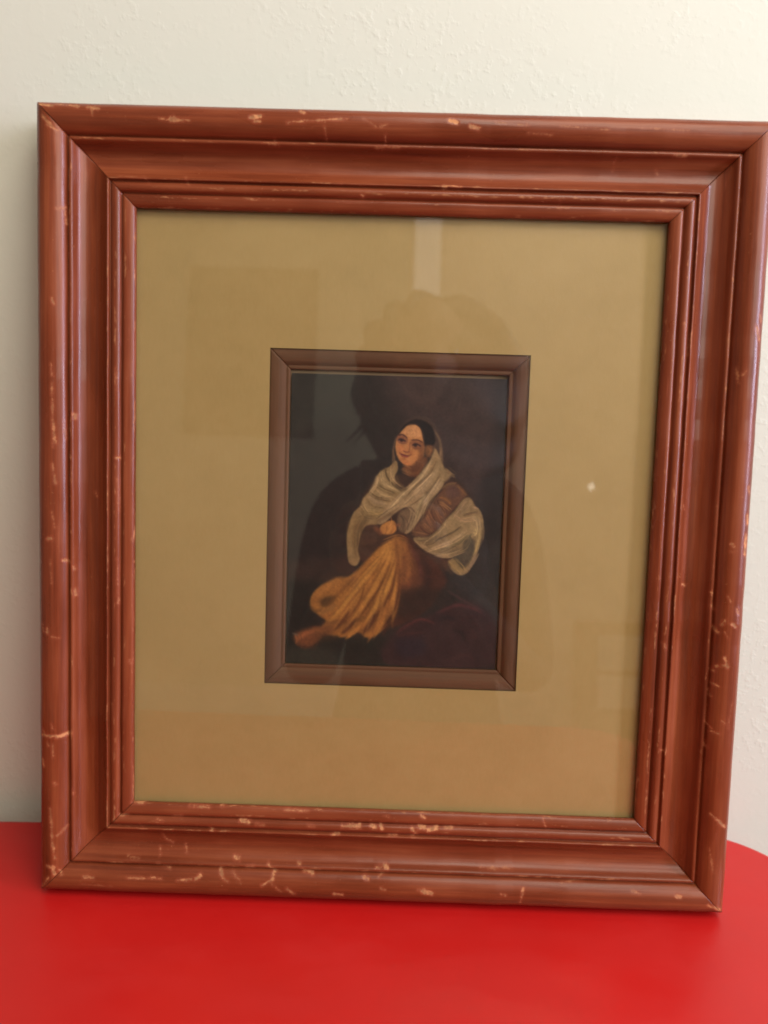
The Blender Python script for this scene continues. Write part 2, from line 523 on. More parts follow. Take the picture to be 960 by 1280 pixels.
def rail_mesh(name, profile, length, segs, gap, origin, right, inward, mat, parent, chips=None, wobble=0.0, seed=0):
    """One mitred length of moulding. profile: (distance in from the outer edge, height) in metres."""
    prof = np.asarray(profile); k = len(prof)
    s = np.linspace(0, 1, segs + 1)
    u = prof[:, 0][None, :]; hgt = np.repeat(prof[:, 1][None, :], segs + 1, 0)
    along = (u + gap) + (length - 2 * u - 2 * gap) * s[:, None]
    right = np.array(right, float); inward = np.array(inward, float); origin = np.array(origin, float)
    pos = origin + along[..., None] * right + np.repeat(u, segs + 1, 0)[..., None] * inward
    rng = np.random.default_rng(seed)
    ripple = np.interp(along, np.linspace(0, length, 40), rng.normal(0, 1, 40)) * wobble
    pos2 = pos.copy(); pos2[..., 2] = hgt + ripple * (hgt > -.008)
    sd = np.full((segs + 1, k), 9.0); st = np.zeros((segs + 1, k))
    if chips is not None:
        mm = pos[..., :2] * 1000
        for x0, y0, x1, y1, r, q in chips:
            a = np.array([x0, y0]); b = np.array([x1, y1]); ab = b - a
            t = np.clip(((mm - a) @ ab) / max(ab @ ab, 1e-6), 0, 1)
            d = (np.linalg.norm(mm - a - t[..., None] * ab, axis=-1) - r) / .43
            better = d < sd
            sd = np.where(better, d, sd); st = np.where(better, q, st)
        dent = np.clip(.5 - sd, 0, 1.5) * .00014 * st
        pos2[..., 2] -= np.where(hgt > -.006, dent, 0)
    verts = pos2.reshape(-1, 3)
    i, j = np.meshgrid(np.arange(segs), np.arange(k), indexing='ij')
    j2 = (j + 1) % k
    faces = np.stack([i * k + j, (i + 1) * k + j, (i + 1) * k + j2, i * k + j2], -1).reshape(-1, 4)
    flip = np.cross(right, inward)[2] < 0
    if flip: faces = faces[:, ::-1]
    fl = faces.tolist()
    c0 = list(range(k)); c1 = list(range(segs * k, segs * k + k))
    fl += [c0 if not flip else c0[::-1], c1[::-1] if not flip else c1]
    o = mesh_obj(name, verts, fl, mat, parent, True)
    me = o.data
    for p in me.polygons[-2:]: p.use_smooth = False
    uvl = me.uv_layers.new(name='UVMap')
    vi = np.empty(len(me.loops), int); me.loops.foreach_get('vertex_index', vi)
    across = np.concatenate([[0], np.cumsum(np.linalg.norm(np.diff(prof, axis=0), axis=1))])
    uv = np.stack([along + seed * 3.7, np.repeat(across[None], segs + 1, 0) + seed * .61], -1).reshape(-1, 2)
    uvl.data.foreach_set('uv', uv[vi].ravel().astype(np.float32))
    ridge = np.zeros(k)
    for c_ in (.0008, .0188, .0388, .0434, .0484, .0530): ridge = np.maximum(ridge, np.exp(-((prof[:, 0] - c_) / .0011) ** 2) * (prof[:, 1] > -.004))
    for nm, arr in (('chip_distance', sd), ('chip_strength', st), ('ridge', np.repeat(ridge[None], segs + 1, 0))):
        at = me.attributes.new(nm, 'FLOAT', 'POINT')
        at.data.foreach_set('value', arr.ravel().astype(np.float32))
    return o

mm = lambda pts: [(a / 1000, b / 1000) for a, b in pts]
OUTER = mm([(3, -22), (.2, -21.6), (0, -12), (0, -2.4), (.25, -.6), (1.2, 1.4), (3.2, 3.4), (6, 4.6), (9, 4.9), (12, 4.2), (14.6, 2.7), (16.4, .7), (16.9, -.9),
            (17.4, -1.1), (17.9, .4), (18.5, .95), (19.4, .9), (19.9, .4), (20.4, -.5), (22.0, -3.0), (25, -5.2), (28.5, -6.0), (32, -5.4), (35.2, -3.5), (37.8, -.9), (38.9, .3),
            (39.4, .1), (39.7, -1.6), (40.3, -1.9), (40.9, -.7), (42, .25), (43.4, .5), (44.8, .1), (45.7, -.8), (46.1, -2.1), (46.6, -2.2), (47.1, -1.0), (48.4, -.75), (50.4, -1.1), (52.2, -1.8), (53.2, -2.6), (53.5, -3.5), (53.5, -4.9),
            (53.0, -5.1), (47.0, -5.15), (46.8, -14), (46.8, -21.6), (46, -22)])
prof_o = resample(OUTER, .00075)
rails = [  # length, origin, along, inward
    (FW, (-FW / 2, FH, 0), (1, 0, 0), (0, -1, 0)),
    (FW, (-FW / 2, 0, 0), (1, 0, 0), (0, 1, 0)),
    (FH, (-FW / 2, 0, 0), (0, 1, 0), (1, 0, 0)),
    (FH, (FW / 2, 0, 0), (0, 1, 0), (-1, 0, 0))]
for i, (L, o_, r_, n_) in enumerate(rails):
    rail_mesh('frame_rail', prof_o, L, 620, .00013, o_, r_, n_, M['wood'], frame, CHIPS, .00012, i + 1)

# glass, mat board with its window, inner slip frame, painting, backing
box('glass_pane', (-.1530, .0472, -.00715), (.1530, FH - .0472, -.00525), M['glass'], frame)

IX0, IX1, IY0, IY1 = -.0718, .0749, .1258, .3190
def mat_board():
    x0, x1, y0, y1 = -.1528, .1528, .0474, FH - .0474
    zf, zb = -.0073, -.0078
    vs = []
    for z, e in ((zf, 0), (zb, 0)):
        vs += [(x0, y0, z), (x1, y0, z), (x1, y1, z), (x0, y1, z)]
    for z, e in ((zf, 0), (zb, 0)):
        vs += [(IX0 + e, IY0 + e, z), (IX1 - e, IY0 + e, z), (IX1 - e, IY1 - e, z), (IX0 + e, IY1 - e, z)]
    fs = []
    for i in range(4):
        j = (i + 1) % 4
        fs += [(i, j, 8 + j, 8 + i), (4 + j, 4 + i, 12 + i, 12 + j), (8 + i, 8 + j, 12 + j, 12 + i), (j, i, 4 + i, 4 + j)]
    return mesh_obj('mat_board', vs, fs, M['mat'], frame)
mat_board()
slip = empty('slip_frame'); slip.parent = frame
INNER = mm([(0, -3.4), (0, -.25), (.3, .02), (1.4, .15), (3.2, .3), (5.4, .2), (7.4, -.5), (8.7, -1.5), (9.1, -2.0), (9.5, -2.0), (9.8, -1.85), (10.8, -1.9), (11.3, -2.1), (11.5, -2.6), (11.5, -3.4)])
INNER = [(a, b - .0082) for a, b in INNER]
prof_i = resample(INNER, .0006)
iw, ih = IX1 - IX0 + .0004, IY1 - IY0 + .0004
ax, ay = IX0 - .0002, IY0 - .0002
for i, (L, o_, r_, n_) in enumerate([(iw, (ax, ay + ih, 0), (1, 0, 0), (0, -1, 0)), (iw, (ax, ay, 0), (1, 0, 0), (0, 1, 0)),
                                     (ih, (ax, ay, 0), (0, 1, 0), (1, 0, 0)), (ih, (ax + iw, ay, 0), (0, 1, 0), (-1, 0, 0))]):
    rail_mesh('slip_rail', prof_i, L, 120, .00006, o_, r_, n_, M['inner'], slip, None, .00005, i + 11)

BRUSH = [
('P',[(-25.4,-16.2),(294.2,-25.5),(301.1,128.8),(-22.5,138.7)],(40,32,29),20,0.8),
('P',[(119.4,-15.3),(243,-18.9),(268.1,88.2),(250.8,172.2),(207.4,131.7),(142.1,50.7)],(60,44,40),22,0.8),
('P',[(-15,-16.5),(78,-19.2),(70,73.5),(18.9,116.6),(-12.7,107.1)],(46,42,36),18,0.6),
('P',[(-7.6,96.6),(80.4,73.2),(74.4,241.2),(1,264.9)],(38,29,26),14,0.8),
('P',[(249.1,130.4),(290.7,129.1),(296.2,255.4),(254.2,256.7)],(36,28,25),10,0.7),
('P',[(-4.6,249.1),(85,240.9),(75.4,278.5),(1.3,280.9)],(56,40,32),7,0.6),
('P',[(-9.3,281.3),(43.5,274.2),(40,349.6),(-7.9,351.2)],(34,29,24),9,0.9),
('P',[(-7.9,351.2),(130.4,346.6),(174.7,399.4),(-6.9,405.6)],(36,32,25),10,0.9),
('P',[(0.8,363.9),(67,365),(57.3,403.4),(-1.5,405.4)],(50,47,38),9,0.7),
('P',[(252.9,224.9),(294.8,223.6),(299.5,330.2),(245.8,310.5)],(52,46,41),11,0.5),
('P',[(142.1,340.2),(163.1,322.6),(189.3,311.7),(213.7,300.8),(233.2,293.5),(259.9,299.3),(279,322.2),(279.6,376.2),(150.1,382.2),(126.2,364.4)],(50,33,30),6,1),
('P',[(145.7,346.8),(178.7,342.3),(186,362.4),(156.4,370.1)],(40,32,36),8,0.7),
('S',[(145.4,338.4),(161.6,326),(177.9,317.9),(197.9,323.1)],6,4,(82,42,37),0.7),
('S',[(197.5,309.7),(213.7,301.6),(228.4,297),(246.7,301.4),(261.9,309.3)],6,4,(78,42,40),0.65),
('S',[(211.2,277.5),(226.4,287),(241.5,294.9),(260.1,304.3)],4,3,(70,46,42),0.6),
('S',[(148.8,341.6),(165.3,336.9),(185.1,335.4)],6,4,(66,38,33),0.6),
('S',[(201.1,318),(212.5,314.3),(224.2,317.2)],9,6,(38,29,28),0.8),
('S',[(221.4,330.8),(234.9,337.1),(242.2,353.7)],7,5,(38,27,24),0.6),
('S',[(240.1,299.9),(250.6,316.4),(261.1,329.5)],5,4,(58,38,35),0.5),
('S',[(219.6,369.7),(239.3,364),(252.8,370.3)],6,5,(62,38,33),0.5),
('P',[(113.5,134.6),(202.4,127.5),(235.9,148.2),(253.2,200.2),(231,247.3),(187.1,246.5),(136.6,248.1),(90.2,240.7),(86.8,196.7)],(56,38,30),3,1),
('P',[(142.9,209),(157.7,208.6),(171.3,220.5),(188.1,231.6),(201.9,249.4),(210.7,265.8),(199.7,281.2),(188.9,301.6),(164.7,319.2),(141.8,330),(128.3,323.8),(133.1,263.3)],(62,36,26),4,1),
('P',[(141.8,223.1),(153,216.2),(163.3,229.1),(175.4,245.3),(177.9,270.2),(167,288.9),(148.8,289.5),(144.4,254.6)],(92,54,34),7,0.75),
('S',[(149.8,217.9),(157.1,239.2),(161.2,265.7),(158.6,285.8)],8,6,(110,62,38),0.55),
('S',[(161.4,220.9),(173.7,243.7),(177.7,265.2)],7,5,(78,42,36),0.6),
('S',[(145,223),(145,246.3),(149.2,276.1)],5,5,(58,32,26),0.7),
('S',[(178.3,235.2),(185.7,258.3),(183.2,281.7)],12,9,(46,30,25),0.7),
('P',[(150.2,282.8),(183,275),(203,281.1),(188.9,301.6),(161.2,315.9),(144.6,313.1)],(44,31,24),8,0.8),
('P',[(143.1,209.9),(126.6,214.6),(112.5,230.6),(96.3,250.1),(77.9,265.4),(48.9,274.8),(34.5,288),(31.8,300.9),(39.3,313.4),(52.1,323.6),(46.9,334.5),(59.8,344.7),(77.9,345),(94.6,337.2),(109.5,345.2),(128.1,333.9),(145.4,309.9),(149.7,261),(148.7,227.4)],(140,90,43),2,1),
('P',[(75,314.3),(108.1,296.2),(145.3,278.1),(146.3,312),(134.2,327.3),(113.5,338.7),(96.7,337.1),(75.6,337.8)],(104,64,34),7,0.4),
('P',[(72.8,264.6),(60.6,268.9),(45.4,278.7),(33.4,292.4),(31.3,303.4),(36.9,311.1),(47.6,307.6),(58.2,296.3),(70.2,283.4),(82.2,268.9)],(140,90,44),4,0.9),
('P',[(44.3,296.7),(53.4,291.7),(64.3,291.4),(58.3,302.5),(47.6,306)],(70,48,28),3.5,0.85),
('S',[(32.9,304.9),(37.7,311),(47.7,309.1)],6,5,(84,56,30),0.6),
('S',[(69.8,266.2),(54.6,276.8),(41,290.6)],9,7,(156,102,52),0.6),
('S',[(91.2,260.9),(79.3,275.3),(64.3,291.4),(52.2,305.9)],6,5,(98,60,31),0.55),
('S',[(43.2,315.6),(55.4,308.9),(66.1,302.3)],8,7,(118,80,44),0.7),
('S',[(47.9,320.1),(61.8,315),(69.3,306.9)],7,6,(130,80,40),0.6),
('S',[(48.1,326.4),(63.6,325.9),(83.7,323.7)],8,8,(84,52,32),0.5),
('S',[(141.2,215),(123.1,236.6),(103,262.5),(78.8,297.2),(54.3,327.8)],11,7,(172,118,56),0.85),
('S',[(143.4,219.1),(133.8,244.7),(116,279),(91.8,313.8),(75.6,335.7)],8,6,(166,110,52),0.7),
('S',[(146.9,223.2),(142.4,252.8),(124.7,291.5),(106.7,321.8),(80.1,346.2)],8,6,(176,120,56),0.8),
('S',[(145.5,231.7),(145.8,269.6),(133.6,308.2),(115.9,347.2)],6,5,(160,104,50),0.75),
('S',[(131.2,227.9),(115.3,255.8),(95.2,283.9),(72.9,314.4)],3.5,3.5,(104,62,30),0.75),
('S',[(138.9,236.1),(128.2,265.9),(108.2,300.5),(83.9,333.2)],4,4,(96,56,28),0.8),
('S',[(144.2,244.3),(139,278.3),(121.2,312.8),(101,343.4)],4.5,5,(88,50,27),0.85),
('S',[(146.4,235.8),(148.3,269.5),(142,307.9),(126,334)],4,4,(74,42,26),0.8),
('S',[(123,232.4),(102.7,254.1),(74.4,288.9)],2.5,2.5,(116,74,36),0.6),
('S',[(83.3,309.5),(74.4,324),(63.9,336.9)],6,6,(80,46,26),0.75),
('S',[(95.9,318.5),(83.9,331.5),(73.3,341.3)],7,6,(76,44,26),0.8),
('S',[(108.4,321.3),(96.3,332.7),(79.6,347.4)],6,5,(158,100,48),0.85),
('S',[(135.3,290.6),(129.8,314.3),(119.5,330.3),(108.5,351.2)],5,5,(150,94,46),0.85),
('S',[(117.4,311.6),(110.1,327.5),(102.7,340.3)],7,7,(66,38,25),0.85),
('S',[(140.6,313.9),(133.4,329.9),(127.6,342.7)],7,5,(60,36,25),0.8),
('S',[(88.9,287.4),(83.1,301.7),(71.1,316.2)],4,4,(140,88,44),0.6),
('S',[(102.3,271.4),(98.3,291.8),(88,311),(77.5,323.9)],3,3,(92,54,28),0.6),
('S',[(111.3,263.3),(107.3,283.7),(97.1,306),(83.7,325.2)],3,3,(150,98,48),0.5),
('P',[(130.8,214.5),(147.3,210.6),(156,222.9),(144.2,244.3),(123.1,236.6)],(170,116,56),5,0.65),
('S',[(124.6,217.6),(145.2,210.7),(160,216.5)],4,4,(150,100,50),0.6),
('P',[(11.2,343.4),(22,337.5),(37.4,333.8),(45.2,335.9),(44,348.6),(36.4,358.3),(25.6,361),(16.2,357.4),(11.4,351.2)],(104,60,36),5,0.95),
('P',[(32.8,336.3),(49.7,331.1),(62.1,329.1),(62.4,340.1),(47.1,348.5),(36.3,352)],(92,56,33),6,0.9),
('S',[(16,349.5),(25.2,342.9),(39,337.7)],8,6,(150,88,52),0.6),
('S',[(13,355.9),(24,358.7),(34.8,357.6)],5,4,(92,56,36),0.6),
('S',[(8.1,341.9),(15.9,344.8)],3,3,(97,92,79),0.5),
('S',[(48.7,350),(59.4,346.5),(70.3,346.1)],9,7,(50,37,26),0.8),
('P',[(140.3,74),(145.1,63.5),(156.5,54.1),(168.1,52.5),(179.9,56),(190.7,67.3),(196.5,83.9),(198.6,105.9),(194,121.7),(175.7,122.2),(169.7,97.7),(153,65.8)],(70,52,42),3,0.75),
('P',[(140.4,76.5),(144.6,66.7),(152.2,59.4),(161.7,55),(173.5,56.8),(183.5,63.6),(188.2,76.4),(187.8,86.8),(179.8,90.2),(174.6,89.1),(171.5,75.6),(163.4,64.2),(153,63.9),(144.1,72.5)],(32,24,23),1.6,1),
('P',[(140.4,77.8),(144.4,71.9),(152.3,63.5),(160.7,61.7),(168.6,66),(172.6,76.9),(174.6,89.8),(173.5,102.8),(167.6,112),(159.2,116.5),(150.7,114.5),(142.9,108.2),(138.5,98.6),(137.5,85.7)],(170,113,68),1.3,1),
('P',[(144.2,73.8),(153,64.5),(160.7,62.7),(167.3,66.7),(170.9,76.9),(158.6,78.6),(150.7,75.6)],(186,130,84),3,0.85),
('P',[(157.9,94.2),(169.5,91.2),(171.1,101.5),(163.6,110.9),(157.1,109.8)],(168,108,62),3,0.8),
('P',[(169.2,82.1),(174.6,88.5),(174.1,104),(167.6,112.7),(167.2,101.7)],(112,70,42),3,0.85),
('P',[(139.5,89.5),(147.2,88),(150.1,95.7),(145,98.4),(140.4,97.3)],(166,100,60),2.5,0.7),
('P',[(145.2,105.6),(154.4,108.5),(158.6,115.6),(150.7,114.5),(142.7,108.3)],(164,98,56),2.5,0.75),
('P',[(138.5,77.9),(146.2,75.3),(152.8,80),(151.8,86.8),(143.3,87.1),(138.6,83.1)],(112,68,50),2,0.8),
('P',[(156.8,83.2),(166.6,82.2),(173.4,85.9),(172.8,93.7),(163.1,94),(157.7,89.6)],(118,72,48),2.2,0.8),
('S',[(139.9,76.8),(145.5,75.4),(149.8,77.6),(152.7,80.6)],2.4,1.8,(66,38,34),0.9),
('S',[(157.5,82.2),(163.9,81.7),(169.2,82.8),(172.9,85.4)],2.2,1.8,(70,40,32),0.85),
('S',[(140,82.8),(144.4,81.3),(150.4,84)],3.2,2.6,(52,33,33),0.95),
('S',[(159,88.9),(164.1,87.2),(170.7,89.6)],3.2,2.6,(54,34,32),0.95),
('P',[(142.6,81.4),(146,81),(147.4,83.7),(143.7,84.6)],(34,22,24),0.8,0.85),
('P',[(160.9,87.3),(164.5,87.1),(165.5,90.2),(161.6,90.7)],(34,22,24),0.8,0.85),
('S',[(147.3,82.8),(148.1,83.6)],1.2,1.2,(135,110,99),0.8),
('S',[(166.1,89),(167.6,89.4)],1.2,1.2,(124,97,85),0.75),
('S',[(140.7,85.3),(145.9,86.7),(150.8,86.1)],1.6,1.4,(96,58,46),0.6),
('S',[(159.1,91.8),(165.6,93.1),(170.8,91.9)],1.8,1.4,(98,58,42),0.6),
('S',[(155.5,81),(154,87.8),(153,95.6)],3,3.4,(176,112,68),0.75),
('S',[(156,84.5),(155.9,91.6),(155.6,96.8)],2.2,2.2,(124,74,48),0.6),
('S',[(147.8,95.8),(152.1,98),(156.4,96.8)],2.6,2.2,(112,62,44),0.85),
('S',[(148.8,95.7),(152.4,95.4)],2.6,2.6,(178,110,68),0.6),
('S',[(143.5,100),(147.7,101.7),(152.3,102.9),(156.6,102.2)],3.2,2.4,(92,40,36),0.95),
('S',[(143.7,99.1),(142.6,98.2)],2,2,(124,72,50),0.7),
('P',[(153.4,96.9),(159.2,95.4),(160.7,100.6),(156.8,102)],(140,82,50),2.5,0.6),
('S',[(145.8,103.3),(150.4,104.2),(154.3,104.6)],2.4,2,(138,66,50),0.85),
('S',[(146.5,106.4),(151.8,107.3)],2,2,(128,76,46),0.6),
('S',[(156,102.5),(158.6,100.1)],2,1.6,(112,64,44),0.7),
('S',[(148,111.1),(154.6,112.7),(159.8,112.3)],4,4,(170,104,60),0.6),
('S',[(163.7,112.2),(170,106.8),(173,98.9)],5,4,(104,62,40),0.6),
('S',[(156.6,81),(157.2,81.7)],1.2,1.2,(120,40,34),0.7),
('S',[(152.4,63.5),(162,61.4),(169.7,66.6),(173.2,78.1),(174.8,88.5)],2,3,(46,32,28),0.7),
('P',[(177.2,88.4),(185,88.8),(186.3,95.9),(182.9,102.5),(179,103.9),(176.1,96.2)],(112,72,44),2,0.9),
('S',[(179.9,90.9),(183.2,94.7),(181.5,99.9)],2,2,(132,88,54),0.7),
('S',[(180.3,103.9),(181.3,109)],2.4,2.4,(44,30,24),0.8),
('P',[(158.5,114.9),(172.5,104.1),(179.1,105.2),(175.6,117),(168.1,127.7),(157.7,129.3),(151,124.3),(145.6,119.2),(150.8,115.8)],(102,62,38),2.5,1),
('P',[(159.9,116.2),(170.2,112),(173,117.1),(164,122.6),(157.4,120.2)],(84,50,32),3,0.8),
('P',[(136.4,107.8),(141.4,108.9),(147.5,115.9),(144.4,120.6),(138.4,118.1)],(38,28,26),2,0.95),
('S',[(147,120.5),(153.6,122.9),(158.9,125.3)],5,4,(118,82,54),0.6),
('P',[(138.8,109.3),(130,117.6),(117.6,126),(112.3,138.7),(104.7,151.5),(96.9,160.9),(94.8,169.1),(84.8,179.7),(80.6,196),(77.5,207.7),(78,226.2),(80.8,244.7),(90.1,249.1),(95.1,239.6),(91.8,225.8),(93.7,211.8),(101.4,196.5),(116.2,193.7),(131.9,181.7),(154.4,166.1),(165.3,149.7),(158.2,143),(142.3,145.8),(137.3,132.2),(141.5,120.7)],(126,99,65),1.6,1),
('P',[(117.6,126),(112.3,138.7),(115.9,144.3),(130.9,147.3),(140,145.9),(133.8,131.2),(127.7,119.9)],(137,110,74),3,0.9),
('P',[(104.7,152.7),(96.9,162.1),(96.1,172.5),(105.4,177.9),(122.5,173.9),(136,164.3),(131.1,155.3),(116,148.9)],(140,112,76),3,0.9),
('S',[(125.5,120),(126.9,129.1),(132.9,139.2),(144.6,146.9)],3.5,3,(92,72,47),0.7),
('S',[(121,124.7),(123.7,137.2),(133.1,144.9),(145.8,150.3)],4,4,(151,124,85),0.7),
('S',[(134.5,117.5),(134.8,127.7),(139.7,137.8),(150.2,144.4)],4,3.5,(146,117,81),0.65),
('S',[(139.4,127.6),(143.2,137.7),(151.3,143.2)],4,3,(78,58,38),0.7),
('S',[(114.7,140.9),(126.3,148.6),(140.2,152.7)],2.6,2.6,(101,79,51),0.75),
('S',[(112.5,145.6),(124.2,154.4),(138.1,157.4)],4.5,3.5,(151,122,83),0.75),
('S',[(105.8,151.5),(115.2,158.1),(129,162.2),(134.8,163.2)],2.6,2.4,(103,79,51),0.8),
('S',[(103.6,155),(113,162.7),(128,166.9)],4.5,3.5,(155,124,90),0.75),
('S',[(100.3,159.7),(108.6,169.8),(124.7,171.6)],2.4,2.2,(106,83,54),0.7),
('S',[(97,165.5),(104.2,174.5),(119.1,176.4)],4,4,(144,117,76),0.65),
('S',[(94.9,172.5),(102.1,181.5),(113.6,183.4)],3,3,(101,79,49),0.7),
('S',[(106.5,176.7),(115.8,179.9),(124.9,177.3)],6,4,(142,112,70),0.6),
('P',[(84.9,183.2),(97.5,182.8),(105.7,188.3),(98,198.9),(93.7,211.8),(82.3,214.5),(78.6,205.3),(80.6,194.9)],(117,90,56),3,0.8),
('S',[(87.2,182),(81.8,196),(81.1,214.5),(82.8,234.2)],7,6,(135,106,67),0.65),
('S',[(94.2,186.3),(87.7,202.7),(87,218.9),(91.1,242)],5,5,(98,74,46),0.6),
('S',[(91.2,202.6),(89.2,214.2),(88.5,230.5)],4,4,(124,97,61),0.5),
('P',[(102.5,197.6),(116.3,194.9),(122.3,206.3),(139.7,208),(128.4,217.6),(114.9,227.3),(102.6,240.5),(95.5,233.8),(93.9,218.7)],(62,42,32),3,0.95),
('S',[(94,219.9),(106.5,217.2),(116.8,213.4)],7,6,(72,48,34),0.6),
('P',[(190.3,93.2),(199.8,114.5),(202.4,125.3),(200.8,140.6),(184.1,162.9),(175.9,178.5),(161.4,200.9),(152.7,203.4),(165.1,181),(160.4,170.2),(145.2,172.9),(126.1,191),(117.3,191.3),(127.7,171.2),(148.8,148.7),(165.6,130.8),(180.2,113),(186.2,99.8)],(140,112,79),1.6,1),
('P',[(190.6,99.6),(199.8,114.5),(211.1,125),(200.6,136.2),(183.1,132.4),(182.4,115.1)],(133,106,72),2.5,0.9),
('S',[(184.4,108.5),(170,132.8),(148.9,153.1),(127.9,177.8)],5,5,(162,133,94),0.75),
('S',[(190.7,104),(182.8,123.7),(166,141.7),(149.1,159.6)],3,3,(108,83,56),0.75),
('S',[(195.5,114.7),(183.1,134.6),(164.2,154.8),(138.8,177.5)],5,5,(158,128,92),0.75),
('S',[(198,125.4),(183.5,145.5),(170.9,159),(158.1,168.1)],2.8,2.6,(110,85,58),0.75),
('S',[(200.4,131.9),(188.1,151.9),(177.7,167.5),(169.6,185.3)],4.5,4,(160,131,94),0.7),
('S',[(181.5,149.9),(173.4,167.6),(169.5,180.9),(163.4,196.5)],3,3,(103,85,58),0.75),
('S',[(177.2,152.2),(171.1,163.3),(167.2,178.8)],4,3.5,(153,128,90),0.7),
('S',[(164.1,150.4),(157.9,161.5),(145,168.5)],2.4,2.4,(117,92,63),0.6),
('S',[(188.1,91.1),(190.8,106.1),(182.6,119.4)],3.5,3.5,(142,110,74),0.7),
('S',[(196.8,90.8),(196.2,103.8),(199.9,116.7)],3,4,(135,106,72),0.7),
('S',[(204.3,118.7),(211.1,125),(216.6,129.2)],4,3,(126,97,65),0.7),
('S',[(134,94.9),(136.7,110),(132.6,120.9)],2.5,3,(110,83,58),0.7),
('S',[(137.2,79.2),(135.1,94.8),(134.4,113.1)],2.4,3.5,(104,76,54),0.65),
('S',[(187.5,68.7),(194.5,81.4),(197.7,99.4),(199.5,111.1)],3,4.5,(117,90,65),0.6),
('S',[(161.6,52),(177.2,52.8),(189.3,64.7)],2,2.5,(72,56,46),0.5),
('P',[(145.3,177.3),(160.4,170.2),(165.1,181),(161.2,194.3),(150.5,203.5),(143.7,194.9)],(110,85,61),2.5,0.9),
('S',[(158.2,170.3),(163.9,178.9),(159.1,198.8)],3,3,(135,110,79),0.6),
('S',[(145.4,179.5),(152.2,188),(150.5,201.3)],3,3,(82,60,44),0.6),
('P',[(122,194.7),(129.9,189.3),(137.9,187.9),(141.5,194.1),(141.7,201),(135,206.4),(125.8,206.7),(119.9,201.7)],(154,100,52),1.8,1),
('S',[(132.2,189.8),(133.6,197.8),(130.4,204.8)],3.2,3,(172,116,62),0.7),
('S',[(128.9,193.3),(129.6,200.2),(126.9,206.1)],1.5,1.5,(122,76,42),0.7),
('S',[(138,190.7),(138.8,197.6),(136.1,203.5)],2,2,(150,96,52),0.6),
('S',[(135.1,190.3),(136.5,197.7),(133.8,204.7)],1.3,1.3,(124,78,42),0.6),
('S',[(114.1,198.4),(118.8,201.7),(122.3,206.3)],8,6,(104,62,40),0.8),
('S',[(141.5,194.1),(147.2,192.8)],5,4,(110,66,46),0.7),
('S',[(123.5,207.4),(135,207.6),(146.4,203.2)],4,3,(70,46,32),0.8),
('P',[(206.3,138.1),(215.4,135.5),(224.8,142.1),(232,151),(225.4,159.3),(215.6,171),(205.7,184),(193.7,199.4),(183.6,206.6),(169.9,208.2),(162.9,205),(164.9,196.8),(177.1,183.8),(184.5,167.4),(195.4,152.2)],(92,60,42),2,1),
('P',[(206.5,141.5),(217.8,140),(225,147.8),(218.4,154.9),(206.9,154.1)],(86,58,48),3,0.8),
('S',[(199.7,144),(207.5,138),(218.8,136)],3,2.5,(116,84,54),0.8),
('S',[(218.9,138.8),(227.2,146.6),(232,152.2)],3,3,(120,80,46),0.7),
('S',[(196.7,155.6),(204.8,157.6),(213,164.2)],3.5,3,(136,88,50),0.8),
('S',[(199.1,160.1),(207.4,166.7),(212.1,170)],2.2,2,(140,98,62),0.75),
('S',[(193.3,158),(199.5,169.2),(207.7,175.9)],2,2,(64,40,30),0.8),
('S',[(195.9,164.8),(201.9,173.8),(205.6,180.6)],2.6,2.4,(118,80,52),0.65),
('S',[(189.1,167.3),(195.2,178.6),(200.1,186.5)],2.6,2.4,(114,76,50),0.65),
('S',[(185.7,169.7),(189.6,181.1),(195.7,191.2)],2,2,(66,42,32),0.7),
('S',[(181.5,179),(186.4,188.1),(191.3,196)],2.5,2.2,(112,74,48),0.65),
('S',[(176.2,190.7),(182.1,197.4),(190.3,201.8)],2.4,2,(116,80,52),0.7),
('S',[(171.6,193.1),(177.6,199.9),(185.8,204.2)],2,2,(62,40,30),0.7),
('S',[(162.7,201.5),(172,202.4),(181.2,204.4)],2.2,2,(118,82,54),0.6),
('S',[(202.7,164.5),(210.9,167.7),(215.3,164.2)],3,3,(76,52,34),0.7),
('P',[(232.1,154.5),(239,156.5),(244,165.6),(249.9,170),(254.9,181.3),(256.1,197.4),(253.8,211.3),(249.8,225.4),(243.5,240.7),(238.2,252.5),(229.2,257.4),(218.7,253.1),(210.2,241.7),(216.8,234.5),(201.8,233.9),(184.3,228),(170.2,218.6),(165.3,209.5),(183.6,207.8),(195.9,198.2),(206.9,184),(216.8,173.3),(225.5,160.4)],(122,97,65),1.8,1),
('P',[(211.3,180.4),(232.8,172.8),(249.1,179.2),(253.2,196.3),(243.3,205.9),(227.3,208.7),(209,210.5),(200.7,203.8)],(137,110,74),4,0.85),
('P',[(232,210.9),(243.4,209.4),(245.7,223.2),(240,239.6),(228.8,248.1),(218,235.7),(212.1,231.2),(228,224.9)],(66,56,44),3,0.9),
('P',[(185.7,233.2),(198.4,235.1),(212.4,239.3),(215,248.6),(202.2,245.5)],(58,40,30),3,0.6),
('S',[(241.7,166.8),(248.7,168.9)],3,2,(160,126,97),0.7),
('S',[(232.2,156.7),(225.8,168.4),(217,177.9)],5,4,(140,110,79),0.7),
('S',[(239.2,161.1),(232.7,169.4),(223.8,177.7)],4,3,(146,117,83),0.65),
('S',[(228.5,178.7),(237.5,176.1),(248.9,173.5)],3,2.4,(92,70,47),0.8),
('S',[(215.8,177.9),(226.4,184.5),(242.3,181.7)],5,4,(151,117,83),0.6),
('S',[(207,187.4),(203.9,195.6),(196.1,203.9),(184.9,211.2)],4,4,(151,122,83),0.7),
('S',[(226.8,193.7),(216.7,201),(205.4,207.1),(193,213.3)],3,3,(97,76,51),0.75),
